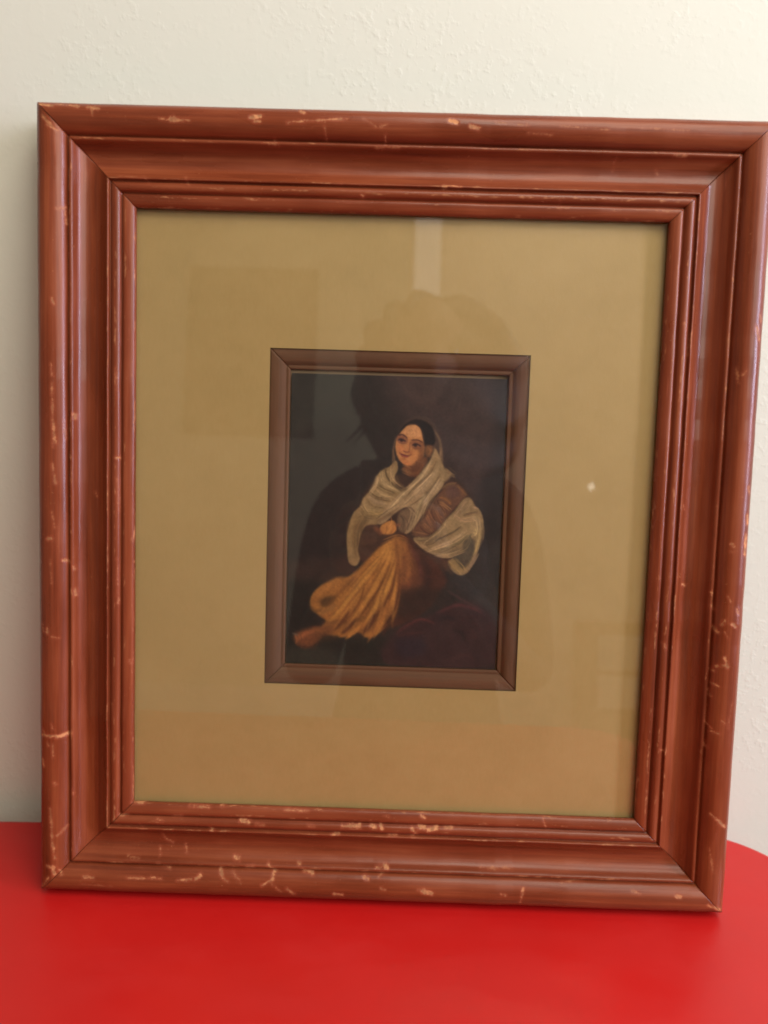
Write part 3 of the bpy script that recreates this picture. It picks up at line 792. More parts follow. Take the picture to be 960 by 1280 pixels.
('S',[(233.8,198.1),(222.7,206.6),(209.2,215.1),(184.2,225.1)],4.5,4,(167,135,97),0.8),
('S',[(236.3,202.7),(227.5,212.2),(212.8,219.6),(198.1,225.9)],3.2,3,(99,83,56),0.75),
('S',[(232.5,223.6),(221.2,228.6),(208.7,232.5),(193.7,231.8)],3.4,3.4,(158,126,85),0.8),
('S',[(238.8,208.4),(232.3,219),(218.7,224),(201.6,226.9)],4,3.5,(117,94,63),0.6),
('S',[(247.4,193.1),(251.1,199.9),(249.4,213.8),(246.5,227.8)],6,4.5,(151,124,79),0.75),
('S',[(245.1,194.3),(246.5,198.9),(245.5,203.5)],6,5,(169,140,92),0.7),
('S',[(252.6,181.4),(255.4,194),(253.8,209)],2.5,2.5,(126,101,65),0.6),
('S',[(240.9,202.5),(238.7,206),(242.4,212.9)],3,3,(74,64,46),0.7),
('S',[(248.7,226.6),(244.5,237.1),(238.1,250.1)],4,4,(131,103,76),0.75),
('S',[(212.3,238.2),(219.6,247.2),(229.1,255.1)],5,5,(131,103,63),0.75),
('S',[(216.9,236.9),(225.3,244.7),(232.5,253.8)],4,3,(132,104,62),0.7),
('S',[(204.2,237.3),(210.4,248.7),(218.8,256.6)],7,6,(74,50,34),0.6),
('S',[(183.7,210.1),(177,216.1),(184.2,222.8)],3,3,(140,110,76),0.6),
('S',[(168.9,215.2),(178.4,223),(186.6,227.4)],2.6,2.6,(137,108,74),0.7),
('S',[(217.5,263.2),(250,283.6),(272,304.3)],8,7,(50,43,38),0.5),
('S',[(105.6,183.7),(96.7,195.5),(92.6,211.8),(92,232.7)],9,8,(70,52,34),0.55),
('S',[(116.2,191.4),(131.9,180.6),(147.6,169.7)],6,5,(90,67,45),0.5),
('S',[(139.8,140.1),(146.9,146.8),(156,145.4)],6,5,(70,52,36),0.6),
('S',[(114.3,129.5),(112.3,139.8),(104.7,152.7)],5,4,(164,135,97),0.5),
('S',[(236.7,214.2),(228,224.9),(209.7,229)],9,7,(66,54,40),0.55),
('S',[(197.3,203.9),(183.9,214.7),(173.6,216.2)],6,5,(78,60,40),0.5),
('S',[(252.8,186),(254.6,202.1),(250.8,220.7)],4,4,(78,62,44),0.5),
('S',[(241.1,179.4),(249.4,186.1),(251,197.6)],6,5,(164,135,97),0.5),
('S',[(198.1,132.6),(187.3,149),(176.4,165.4)],6,5,(169,140,103),0.5),
('S',[(186.4,123.8),(173.2,139.1),(162.2,150.9)],5,5,(164,135,99),0.5),
('S',[(193.1,151.1),(184.4,162.8),(173.7,186.2)],4,4,(92,70,47),0.6),
('S',[(146.5,210.7),(168.4,220.4),(187.7,234.5)],3,3,(50,34,26),0.6),
('S',[(122.6,219.8),(106.5,239.2),(88.3,260.9)],2,2,(92,58,32),0.5),
('S',[(39,337.7),(48.3,335.8),(59.1,333.9)],8,8,(104,64,36),0.7),
('S',[(131,221.6),(124,236.1),(96.2,269.9),(54.3,325.7)],2.6,5,(84,50,27),0.3),
('S',[(132.9,222.7),(126.7,238),(102.3,274),(64,332.8)],2.6,5,(184,128,62),0.3),
('S',[(134.8,223.8),(129.4,239.8),(109.8,277.7),(73.8,339.2)],2.6,5,(84,50,27),0.3),
('S',[(136.6,225),(132.1,241.3),(112.2,280.8),(83.5,344.1)],2.6,5,(184,128,62),0.3),
('S',[(138.5,226.1),(134.8,242.7),(119.5,282.8),(93.2,347.1)],2.6,5,(84,50,27),0.3),
('S',[(140.4,227.2),(137.5,243.7),(123.8,283.7),(102.8,347.8)],2.6,5,(184,128,62),0.3),
('S',[(142.3,228.3),(140.2,244.5),(126.9,283.7),(112.4,346.4)],2.6,5,(84,50,27),0.3),
('S',[(144.2,229.4),(142.8,242.8),(133.6,273.3),(121.3,324.4)],2.6,5,(184,128,62),0.3),
('S',[(146.1,230.5),(145.5,244.2),(138.3,275.4),(131,327.5)],2.6,5,(84,50,27),0.3),
('S',[(148,231.6),(148.2,245.6),(142.5,277.8),(140.6,331)],2.6,5,(184,128,62),0.3),
('P',[(134.8,210.9),(146.2,208.9),(158,216),(165.1,234),(164.3,259),(153.2,272.7),(143.1,266.3),(140.6,238.1)],(122,74,40),9,0.6),
('S',[(146.3,211.4),(156.8,229.3),(160.8,250.7),(156.5,270.9)],7,6,(140,88,46),0.4),
('S',[(141.4,211.6),(144.5,233),(146.2,259.5),(145.3,282.9)],5,5,(104,62,34),0.5),
('S',[(12,344.9),(14.5,351.1),(13,355.9)],3,3,(138,82,50),0.7),
('S',[(19,343.1),(20.7,350.9),(19.3,358.1)],1.5,1.5,(88,52,34),0.6),
('S',[(35.9,334.7),(43.7,337.6),(49.9,338.9)],7,6,(116,70,40),0.7),
('S',[(16.2,358.2),(27.1,360.5),(37.9,357.5),(44,350.2)],2,2,(60,38,26),0.7),
('S',[(122.3,219.4),(144,210.8),(157.9,217.2)],1.5,1.3,(117,78,39),0.45),
('S',[(124.2,214.2),(144.5,206.5),(159.2,212.3)],1.5,1.3,(186,124,62),0.45),
('S',[(122,218.8),(140.1,211.5),(155.6,217.1)],1.5,1.3,(117,78,39),0.45),
('S',[(146.9,115.1),(154.5,116.8),(159.6,119.3)],1.5,1.3,(146,101,66),0.45),
('S',[(146.6,120.3),(153.3,121.4),(158.7,122.6)],1.5,1.3,(92,63,42),0.45),
('S',[(146.5,124.2),(153.4,126.9),(158.4,128.7)],1.5,1.3,(146,101,66),0.45),
('S',[(126.8,119.2),(126.6,128.3),(134.3,139.2),(144.5,146.3)],1.5,1.3,(63,49,32),0.45),
('S',[(125.6,117.7),(127,126.1),(134,136.1),(145.7,145.2)],1.5,1.3,(114,89,58),0.45),
('S',[(124,116.4),(125.8,125.5),(131.2,135.3),(142.8,143.8)],1.5,1.3,(63,49,32),0.45),
('S',[(121.5,125.3),(121.5,138.8),(132.4,144.4),(145.5,150.6)],1.5,1.3,(187,153,106),0.45),
('S',[(119.4,123.9),(121.8,135.9),(133,142.3),(144.4,148.4)],1.5,1.3,(117,96,66),0.45),
('S',[(118.2,122.4),(120.5,134.6),(130.9,142.5),(143.7,148)],1.5,1.3,(187,153,106),0.45),
('S',[(135.9,122.8),(135.3,132.2),(141.6,143.1),(152.7,149.2)],1.5,1.3,(114,91,63),0.45),
('S',[(131.6,121.7),(132.1,132.8),(134.4,142.5),(146,150.7)],1.5,1.3,(181,144,100),0.45),
('S',[(132.1,116.1),(132.9,127.9),(138.1,136.4),(147.2,143.8)],1.5,1.3,(181,144,100),0.45),
('S',[(111.5,140.8),(125.2,146.2),(139.1,152.1)],1.5,1.3,(125,97,64),0.45),
('S',[(109,139.4),(119.9,147.1),(135.5,153)],1.5,1.3,(70,54,35),0.45),
('S',[(115.5,137.7),(124.5,146.2),(139.2,151.1)],1.5,1.3,(70,54,35),0.45),
('S',[(113.7,144.8),(125.2,151.1),(138.3,156.3)],1.5,1.3,(117,94,64),0.45),
('S',[(110.6,140.1),(123.7,148.1),(137.2,152.6)],1.5,1.3,(187,150,102),0.45),
('S',[(112.1,145.8),(122.6,154.8),(136.2,156.8)],1.5,1.3,(187,150,102),0.45),
('S',[(103.5,153.7),(112.8,159.1),(127.8,162.1),(133.5,161.5)],1.5,1.3,(71,54,35),0.45),
('S',[(105.1,154.6),(115.2,159.5),(128.9,164),(135.6,165.8)],1.5,1.3,(128,97,64),0.45),
('S',[(105,150.8),(114.8,156.9),(128.2,159.4),(133.5,162)],1.5,1.3,(71,54,35),0.45),
('S',[(104,152.4),(113,160.1),(128.5,164.8)],1.5,1.3,(120,96,70),0.45),
('S',[(107.2,158.1),(115.2,165.1),(130.9,169.1)],1.5,1.3,(120,96,70),0.45),
('S',[(103.6,159),(114.4,166.3),(128.4,171.3)],1.5,1.3,(120,96,70),0.45),
('S',[(101.9,159.5),(110.4,169.2),(125.7,172.3)],1.5,1.3,(73,57,37),0.45),
('S',[(98.3,160.3),(108.2,169.8),(124.7,171)],1.5,1.3,(131,102,66),0.45),
('S',[(101.8,157.2),(110.9,168.6),(126.4,168.6)],1.5,1.3,(131,102,66),0.45),
('S',[(99.7,162.2),(106.5,172.1),(122.6,173.5)],1.5,1.3,(111,91,59),0.45),
('S',[(99.3,170),(105.8,178.8),(121.1,181.2)],1.5,1.3,(178,144,94),0.45),
('S',[(92.5,168.5),(101.6,176.3),(116,179.2)],1.5,1.3,(178,144,94),0.45),
('S',[(95.3,172.6),(102.9,181.1),(114.4,183.6)],1.5,1.3,(125,97,61),0.45),
('S',[(93.9,176.3),(101.3,184.7),(113.7,186.7)],1.5,1.3,(70,54,34),0.45),
('S',[(96.6,168.6),(102.8,177.5),(114.5,178.5)],1.5,1.3,(70,54,34),0.45),
('S',[(106.3,176.2),(116,179.5),(125.4,176.8)],1.5,1.3,(176,140,85),0.45),
('S',[(107.8,177.5),(116.3,181.6),(125.7,178.6)],1.5,1.3,(110,88,54),0.45),
('S',[(100.3,170.8),(109.9,173.1),(118.4,169.1)],1.5,1.3,(110,88,54),0.45),
('S',[(96.9,184.9),(90.2,201.8),(88.9,217),(92.7,240.1)],1.5,1.3,(121,91,57),0.45),
('S',[(99.2,185.9),(92.7,200.9),(91.6,219.2),(94.9,241)],1.5,1.3,(76,57,35),0.45),
('S',[(91.5,188.4),(85.6,202.3),(86.6,220.5),(89.7,243.3)],1.5,1.3,(121,91,57),0.45),
('S',[(91,202.8),(88.4,213.2),(87.4,230.8)],1.5,1.3,(96,75,47),0.45),
('S',[(94.6,202.7),(93.5,213.9),(91.2,229.3)],1.5,1.3,(153,119,74),0.45),
('S',[(90.9,203.4),(88.2,213.8),(87.1,232.1)],1.5,1.3,(96,75,47),0.45),
('S',[(180.9,108.7),(166.6,133.3),(145.8,154.3),(124,180.2)],1.5,1.3,(126,103,73),0.45),
('S',[(186,112.6),(172.9,136.2),(151.7,155.7),(130.2,180.3)],1.5,1.3,(126,103,73),0.45),
('S',[(184.8,107.3),(172.3,130.7),(149.3,152.7),(128.4,178)],1.5,1.3,(201,164,117),0.45),
('S',[(192.7,104.8),(183.8,124.1),(165.3,141.2),(150.9,160.5)],1.5,1.3,(74,57,39),0.45),
('S',[(191.6,105.9),(183.4,125.7),(166.7,143.2),(150.8,161)],1.5,1.3,(74,57,39),0.45),
('S',[(193.4,104),(183.2,125.4),(168.4,144.5),(151.4,161.4)],1.5,1.3,(134,102,70),0.45),
('S',[(193.7,115.8),(180.1,136.5),(162.1,154.4),(136.6,179.6)],1.5,1.3,(195,159,114),0.45),
('S',[(194.2,115.7),(182.4,134.5),(163.9,156.7),(137.2,176.9)],1.5,1.3,(123,99,71),0.45),
('S',[(191,119.8),(178.2,139),(158.3,160.1),(134.7,181.1)],1.5,1.3,(123,99,71),0.45),
('S',[(195.5,124.4),(181.9,144.4),(169.3,156.1),(154.9,167.1)],1.5,1.3,(136,106,72),0.45),
('S',[(197.2,124),(184.8,145.8),(171.4,158.7),(157.5,168.4)],1.5,1.3,(76,59,40),0.45),
('S',[(200.5,128.8),(187.2,151.1),(173.1,163.5),(160.9,171.9)],1.5,1.3,(136,106,72),0.45),
('S',[(194.4,129.8),(180.9,148.3),(172.2,166.9),(163.1,184.1)],1.5,1.3,(124,101,73),0.45),
('S',[(198.5,131.7),(186.5,152.9),(174.9,167.5),(167.4,184.2)],1.5,1.3,(124,101,73),0.45),
('S',[(193.5,132.9),(182.3,152.6),(171.6,169),(164.1,187.7)],1.5,1.3,(124,101,73),0.45),
('S',[(179.3,152.1),(171.7,169),(167.4,184.2),(160.9,200.5)],1.5,1.3,(128,106,72),0.45),
('S',[(179.2,149.9),(170.6,167.7),(167.5,180.8),(162.2,198.2)],1.5,1.3,(128,106,72),0.45),
('S',[(177.7,154),(170.4,170),(165.6,181.3),(160,198)],1.5,1.3,(71,59,40),0.45),
('S',[(178.4,154.1),(172.3,164.6),(167.5,179.4)],1.5,1.3,(189,159,111),0.45),
('S',[(178.6,147.4),(174.4,161.3),(168.6,174.6)],1.5,1.3,(119,99,70),0.45),
('S',[(183.7,152),(180.8,164.1),(175.9,180.1)],1.5,1.3,(189,159,111),0.45),
('S',[(166.2,148.6),(159.6,162),(147.2,167.7)],1.5,1.3,(144,114,77),0.45),
('S',[(165,151.2),(158.2,164.8),(145.8,169.8)],1.5,1.3,(144,114,77),0.45),
('S',[(163.6,145),(155.4,155.7),(143.1,163.1)],1.5,1.3,(144,114,77),0.45),
('S',[(203.9,117.9),(209.7,122.6),(216.6,126)],1.5,1.3,(155,119,80),0.45),
('S',[(202.5,117),(209.8,123.1),(213.7,126.6)],1.5,1.3,(98,75,50),0.45),
('S',[(206.6,114.7),(213.7,120.3),(218.1,124.8)],1.5,1.3,(98,75,50),0.45),
('S',[(155.9,168.4),(162.8,175.2),(157.9,196.4)],1.5,1.3,(105,85,61),0.45),
('S',[(153.8,168),(160.6,176.5),(154.9,196)],1.5,1.3,(167,136,97),0.45),
('S',[(160.2,173.7),(167.2,182),(163.6,202.4)],1.5,1.3,(167,136,97),0.45),
('S',[(144,177.2),(150.4,185.4),(147.2,199.1)],1.5,1.3,(63,46,34),0.45),
('S',[(149.4,180.2),(156.6,189.9),(156.4,202.6)],1.5,1.3,(63,46,34),0.45),
('S',[(144.6,179.7),(151.4,188.5),(148.8,202.3)],1.5,1.3,(63,46,34),0.45),
('S',[(131.2,189),(133.4,195.6),(129.2,202.2)],1.5,1.3,(134,90,48),0.45),
('S',[(135.3,186.6),(136.3,196.9),(133.2,203.3)],1.5,1.3,(213,143,76),0.45),
('S',[(135.2,188.8),(136.8,195.7),(133.5,203.2)],1.5,1.3,(134,90,48),0.45),
('S',[(134.2,182.4),(135.4,189.6),(132.4,196.8)],1.5,1.3,(186,119,64),0.45),
('S',[(138.1,190.6),(140.3,196.9),(135.3,204.8)],1.5,1.3,(117,74,40),0.45),
('S',[(139.7,193.3),(139.6,199.4),(136.4,205.5)],1.5,1.3,(186,119,64),0.45),
('S',[(203,142.3),(209.1,137.9),(220.6,134.6)],1.5,1.3,(90,65,42),0.45),
('S',[(203.1,145.9),(211.2,140.9),(223.1,140)],1.5,1.3,(90,65,42),0.45),
('S',[(199.9,146.2),(206.6,139.1),(217.8,138.3)],1.5,1.3,(90,65,42),0.45),
('S',[(222.3,141),(231.6,149),(236.4,155.3)],1.5,1.3,(93,62,35),0.45),
('S',[(219.5,135.9),(227.9,145.3),(231.8,150.5)],1.5,1.3,(93,62,35),0.45),
('S',[(218.4,142.2),(226.7,151.9),(231,156.8)],1.5,1.3,(93,62,35),0.45),
('S',[(197.3,156.9),(204.9,157.9),(213.9,164.9)],1.5,1.3,(106,68,39),0.45),
('S',[(195.7,161),(201.7,163.1),(210.5,168.6)],1.5,1.3,(168,109,62),0.45),
('S',[(200.6,154.2),(206.4,156.2),(214.3,161.9)],1.5,1.3,(106,68,39),0.45),
('S',[(197.9,161.6),(205.4,168.4),(211.1,172.9)],1.5,1.3,(173,121,76),0.45),
('S',[(200.6,163.1),(208.9,168),(214,171.5)],1.5,1.3,(173,121,76),0.45),
('S',[(195.7,163.4),(204.4,167.7),(209.1,171.6)],1.5,1.3,(173,121,76),0.45),
('S',[(199.5,169),(206.7,177.3),(208.9,185.5)],1.5,1.3,(92,62,40),0.45),
('S',[(197.6,162.6),(204.7,173.1),(206.3,179.1)],1.5,1.3,(146,99,64),0.45),
('S',[(193,169.8),(198.5,179.7),(204.3,184.2)],1.5,1.3,(146,99,64),0.45),
('S',[(181.7,169.7),(187.9,182.1),(194.4,189.6)],1.5,1.3,(141,94,62),0.45),
('S',[(187.4,169),(194.6,179.5),(199.8,187.9)],1.5,1.3,(88,59,39),0.45),
('S',[(191.6,172.3),(198.1,183.8),(203.6,191.6)],1.5,1.3,(141,94,62),0.45),
('S',[(182.1,182.6),(187.8,189.3),(192,198.7)],1.5,1.3,(87,57,37),0.45),
('S',[(180.9,177.8),(185.9,187.6),(191.4,194)],1.5,1.3,(138,91,59),0.45),
('S',[(179.8,181.7),(185.4,190.8),(190.6,198)],1.5,1.3,(138,91,59),0.45),
('S',[(178.2,189.2),(183.2,193.7),(192.9,200.5)],1.5,1.3,(143,99,64),0.45),
('S',[(177.1,189),(183.5,195.8),(190.1,200.6)],1.5,1.3,(143,99,64),0.45),
('S',[(173.2,191.1),(181,197.6),(188.8,203)],1.5,1.3,(90,62,40),0.45),
('S',[(162.8,206.1),(170.7,205.9),(181.9,208.9)],1.5,1.3,(92,63,42),0.45),
('S',[(166.3,202.2),(175.9,203.6),(184.1,204.6)],1.5,1.3,(146,101,66),0.45),
('S',[(165.4,203.1),(173.4,204.7),(183.1,206.7)],1.5,1.3,(92,63,42),0.45),
('S',[(235.2,157.2),(230.1,168.9),(221.7,178.7)],1.5,1.3,(108,85,61),0.45),
('S',[(233.7,155.1),(226.2,166.5),(218.3,175.4)],1.5,1.3,(108,85,61),0.45),
('S',[(231.9,159.1),(225.1,169.4),(216.2,180.8)],1.5,1.3,(172,136,97),0.45),
('S',[(236.4,157),(229.8,165.6),(221.4,172.2)],1.5,1.3,(114,91,64),0.45),
('S',[(239.2,159.6),(232.7,168.3),(224.9,176.5)],1.5,1.3,(114,91,64),0.45),
('S',[(241.3,160.6),(232.2,169.1),(224.5,176.8)],1.5,1.3,(114,91,64),0.45),
('S',[(230.6,180.6),(239.1,178),(250.5,176.6)],1.5,1.3,(114,85,58),0.45),
('S',[(231.4,177.7),(242.1,175.7),(253.4,173.6)],1.5,1.3,(114,85,58),0.45),
('S',[(230.1,176.3),(236.9,174.6),(248.7,172)],1.5,1.3,(63,48,32),0.45),
('S',[(215.8,176.1),(226,182),(240.9,179.7)],1.5,1.3,(187,144,102),0.45),
('S',[(219.1,179.7),(229.7,184.9),(245.7,183.3)],1.5,1.3,(117,91,64),0.45),
('S',[(221.1,179.6),(230.5,185.9),(247.7,184.1)],1.5,1.3,(187,144,102),0.45),
('S',[(206.8,187.4),(202.9,195.6),(194.4,204.6),(183.9,211.2)],1.5,1.3,(187,150,102),0.45),
('S',[(205,192.1),(201.9,199.4),(193.4,206.6),(182.4,214.8)],1.5,1.3,(117,94,64),0.45),
('S',[(207.5,192.3),(202.8,201),(197.3,208.1),(185.2,215.6)],1.5,1.3,(117,94,64),0.45),
('S',[(226.1,191.5),(217.4,200.9),(205.1,206.4),(192.7,212.6)],1.5,1.3,(67,53,35),0.45),
('S',[(227.2,192.1),(216.5,200),(206.1,206.2),(195,212.6)],1.5,1.3,(67,53,35),0.45),
('S',[(227.4,195.6),(215.4,202),(205.4,208.5),(192.8,214.4)],1.5,1.3,(119,94,64),0.45),
('S',[(238.8,202),(225.6,209.3),(213.6,219.4),(186.1,228.5)],1.5,1.3,(129,105,75),0.45),
('S',[(237.3,200.6),(225.5,210),(213.1,217.2),(186.5,226.6)],1.5,1.3,(206,167,119),0.45),
('S',[(231.8,201.8),(220,209.6),(205.6,219.3),(180.9,228.6)],1.5,1.3,(206,167,119),0.45),
('S',[(231.8,199.1),(222.9,208.5),(208.8,216.4),(194.1,221.9)],1.5,1.3,(123,102,70),0.45),
('S',[(235.6,204.4),(226.1,214.8),(212.7,223),(197.3,229.4)],1.5,1.3,(68,57,39),0.45),
('S',[(235.9,203),(226.7,211.3),(210.8,219.2),(197.1,225.3)],1.5,1.3,(123,102,70),0.45),
('S',[(230.7,221.8),(220.4,226.5),(207.4,230.2),(192.1,228.6)],1.5,1.3,(195,155,106),0.45),
('S',[(234.3,225.3),(222.8,230.4),(210.9,234.6),(195.9,233.9)],1.5,1.3,(195,155,106),0.45),
('S',[(231.1,224.8),(220.1,230.5),(206.4,232.9),(192.7,233.3)],1.5,1.3,(123,98,66),0.45),
('S',[(234,204.3),(228,215.7),(215.5,218.7),(196.5,223.5)],1.5,1.3,(144,117,77),0.45),
('S',[(235.9,205.8),(230.2,214.2),(214.7,220.5),(198.1,223.7)],1.5,1.3,(91,73,48),0.45),
('S',[(239.4,213),(233.6,222.7),(219.4,227.9),(200.9,232.4)],1.5,1.3,(144,117,77),0.45),
('S',[(249,197.2),(252.6,204),(250.5,218.8),(247.3,232.8)],1.5,1.3,(117,96,61),0.45),
('S',[(247.4,196.6),(250.9,201.5),(249.2,216.7),(244.2,230.9)],1.5,1.3,(187,153,97),0.45),
('S',[(250.2,189.4),(253.1,195.3),(252.1,209.9),(250.3,223.5)],1.5,1.3,(187,153,97),0.45),
('S',[(245.4,197.9),(245.7,201.6),(245.5,205.6)],1.5,1.3,(132,108,71),0.45),
('S',[(247.7,195.1),(247.5,200.5),(247,202.3)],1.5,1.3,(210,172,114),0.45),
('S',[(245.8,196),(247.3,199.7),(244.4,205.1)],1.5,1.3,(210,172,114),0.45),
('S',[(253.1,184.4),(256.8,197.6),(255.9,212.5)],1.5,1.3,(155,125,80),0.45),
('S',[(246.6,178.9),(250,191.8),(248.5,207.4)],1.5,1.3,(98,79,50),0.45),
('S',[(253.9,180.5),(255.2,193.9),(255.2,208.4)],1.5,1.3,(155,125,80),0.45),
('S',[(240.1,202.8),(238.6,206.9),(241.2,214.5)],1.5,1.3,(102,89,64),0.45),
('S',[(238.7,203.8),(235.5,205.5),(239.8,213.2)],1.5,1.3,(102,89,64),0.45),
('S',[(241.6,201.7),(238,206),(241.3,211.8)],1.5,1.3,(102,89,64),0.45),
('S',[(252,226.5),(248,235.8),(241.2,248.1)],1.5,1.3,(161,128,94),0.45),
('S',[(249.8,227.6),(243.9,238.6),(239.4,252.9)],1.5,1.3,(101,80,59),0.45),
('S',[(251.2,227.2),(246.3,236.9),(238.7,250.3)],1.5,1.3,(161,128,94),0.45),
('S',[(217.1,233.5),(224.1,240.9),(232.8,250.7)],1.5,1.3,(90,71,43),0.45),
('S',[(213.1,239.4),(220.1,247.2),(229.7,257)],1.5,1.3,(161,128,77),0.45),
('S',[(212.1,238.7),(217.2,246),(229.3,254.5)],1.5,1.3,(161,128,77),0.45),
('S',[(219.7,236.5),(230.4,244),(236.8,252.4)],1.5,1.3,(163,128,76),0.45),
('S',[(220.1,234.2),(228.8,242.1),(234.6,251.4)],1.5,1.3,(163,128,76),0.45),
('S',[(210.2,239.7),(220.3,247.8),(227.1,257.1)],1.5,1.3,(102,81,48),0.45),
('S',[(185.5,211.1),(178.4,217.7),(184.4,223.6)],1.5,1.3,(172,136,94),0.45),
('S',[(184.6,212),(179.6,216.5),(183.6,222.8)],1.5,1.3,(172,136,94),0.45),
('S',[(182.4,209.4),(174.8,215.8),(181.3,222.2)],1.5,1.3,(172,136,94),0.45),
('S',[(175.3,213.2),(186.4,222.5),(193.2,229.1)],1.5,1.3,(107,83,57),0.45),
('S',[(173.4,211.4),(181.2,219.9),(191.8,222)],1.5,1.3,(107,83,57),0.45),
('S',[(164.8,212.4),(173.9,218.9),(181.9,224.2)],1.5,1.3,(170,134,91),0.45),
('S',[(114,187.1),(128.8,175.6),(145.1,163.9)],1.5,1.3,(62,46,31),0.45),
('S',[(115.8,189),(132.2,178.9),(146.9,168.5)],1.5,1.3,(111,83,55),0.45),
('S',[(116.6,189.2),(131.5,178.9),(147.6,168.1)],1.5,1.3,(111,83,55),0.45),
('S',[(120.3,124.8),(118.7,133.8),(111.2,146.9)],1.5,1.3,(127,105,75),0.45),
('S',[(115.4,130),(114,140.4),(104.8,152.5)],1.5,1.3,(204,167,119),0.45),
('S',[(116.7,131.6),(114.6,142.2),(106.9,154.1)],1.5,1.3,(204,167,119),0.45),
('S',[(194.5,200.7),(182.9,211.3),(172.4,214.4)],1.5,1.3,(60,46,31),0.45),
('S',[(192.9,199.5),(179.5,211.5),(168.4,213.1)],1.5,1.3,(60,46,31),0.45),
('S',[(201.7,205.9),(189.6,217),(177.5,218.7)],1.5,1.3,(60,46,31),0.45),
('S',[(254.2,185),(256.5,201.9),(252.4,219.4)],1.5,1.3,(108,85,61),0.45),
('S',[(254.2,183.9),(253.7,201.7),(253.1,219.4)],1.5,1.3,(108,85,61),0.45),
('S',[(255.5,187.3),(255.6,204.4),(251.3,222.8)],1.5,1.3,(60,48,34),0.45),
('S',[(240.2,181.9),(246.3,186.3),(248.7,199.9)],1.5,1.3,(204,167,119),0.45),
('S',[(238.9,183.6),(245.9,190.6),(248.5,202.7)],1.5,1.3,(127,105,75),0.45),
('S',[(245.2,180.2),(252.2,186.9),(253.6,198.3)],1.5,1.3,(127,105,75),0.45),
('S',[(199,130.1),(188.3,145.4),(177.7,163.7)],1.5,1.3,(132,108,80),0.45),
('S',[(197.4,133.3),(186.1,148.1),(175.5,166.9)],1.5,1.3,(132,108,80),0.45),
('S',[(196.6,130.3),(187.4,146),(175.7,163.2)],1.5,1.3,(210,172,128),0.45),
('S',[(188.3,123.8),(176.5,138.5),(162.5,152.3)],1.5,1.3,(127,105,76),0.45),
('S',[(187.2,123.8),(173.5,138.1),(162,149.7)],1.5,1.3,(204,167,123),0.45),
('S',[(184.9,126.4),(172.1,140.9),(160.6,154.5)],1.5,1.3,(204,167,123),0.45),
('S',[(192.1,148),(182.3,160.2),(171.4,183.5)],1.5,1.3,(114,85,58),0.45),
('S',[(197.6,150.1),(189.5,161.6),(179.7,186.9)],1.5,1.3,(114,85,58),0.45),
('S',[(193.1,155.1),(183.8,165.7),(173.3,189)],1.5,1.3,(114,85,58),0.45)]
CANVAS_W, CANVAS_H = 279.75, 383.08      # brush units; 1 unit = 0.44 mm

def smooth_path(pts, closed, step=1.0):
    """Catmull-Rom points through pts (canvas units)."""
    p = np.asarray(pts, float); n = len(p)
    if n < 3 and not closed:
        m = max(2, int(np.linalg.norm(p[1] - p[0]) / step) + 1)
        return p[0] + (p[1] - p[0]) * np.linspace(0, 1, m)[:, None]
    out = []
    for i in range(n if closed else n - 1):
        if closed:
            a, b, c_, d = p[(i - 1) % n], p[i], p[(i + 1) % n], p[(i + 2) % n]
        else:
            a, b, c_, d = p[max(i - 1, 0)], p[i], p[i + 1], p[min(i + 2, n - 1)]
        m = max(2, int(np.linalg.norm(c_ - b) / step) + 1)
        t = np.linspace(0, 1, m, endpoint=False)[:, None]
        out.append(.5 * (2 * b + (c_ - a) * t + (2 * a - 5 * b + 4 * c_ - d) * t * t + (3 * b - a - 3 * c_ + d) * t ** 3))
    q = np.vstack(out)
    return q if closed else np.vstack([q, p[-1:]])

def box_blur(m, r):
    for ax in (0, 1):
        k = 2 * r + 1
        pad = [(0, 0), (0, 0)]; pad[ax] = (r + 1, r)
        s = np.cumsum(np.pad(m, pad, mode='edge'), axis=ax)
        m = ((s[k:] - s[:-k]) if ax == 0 else (s[:, k:] - s[:, :-k])) / k
    return m

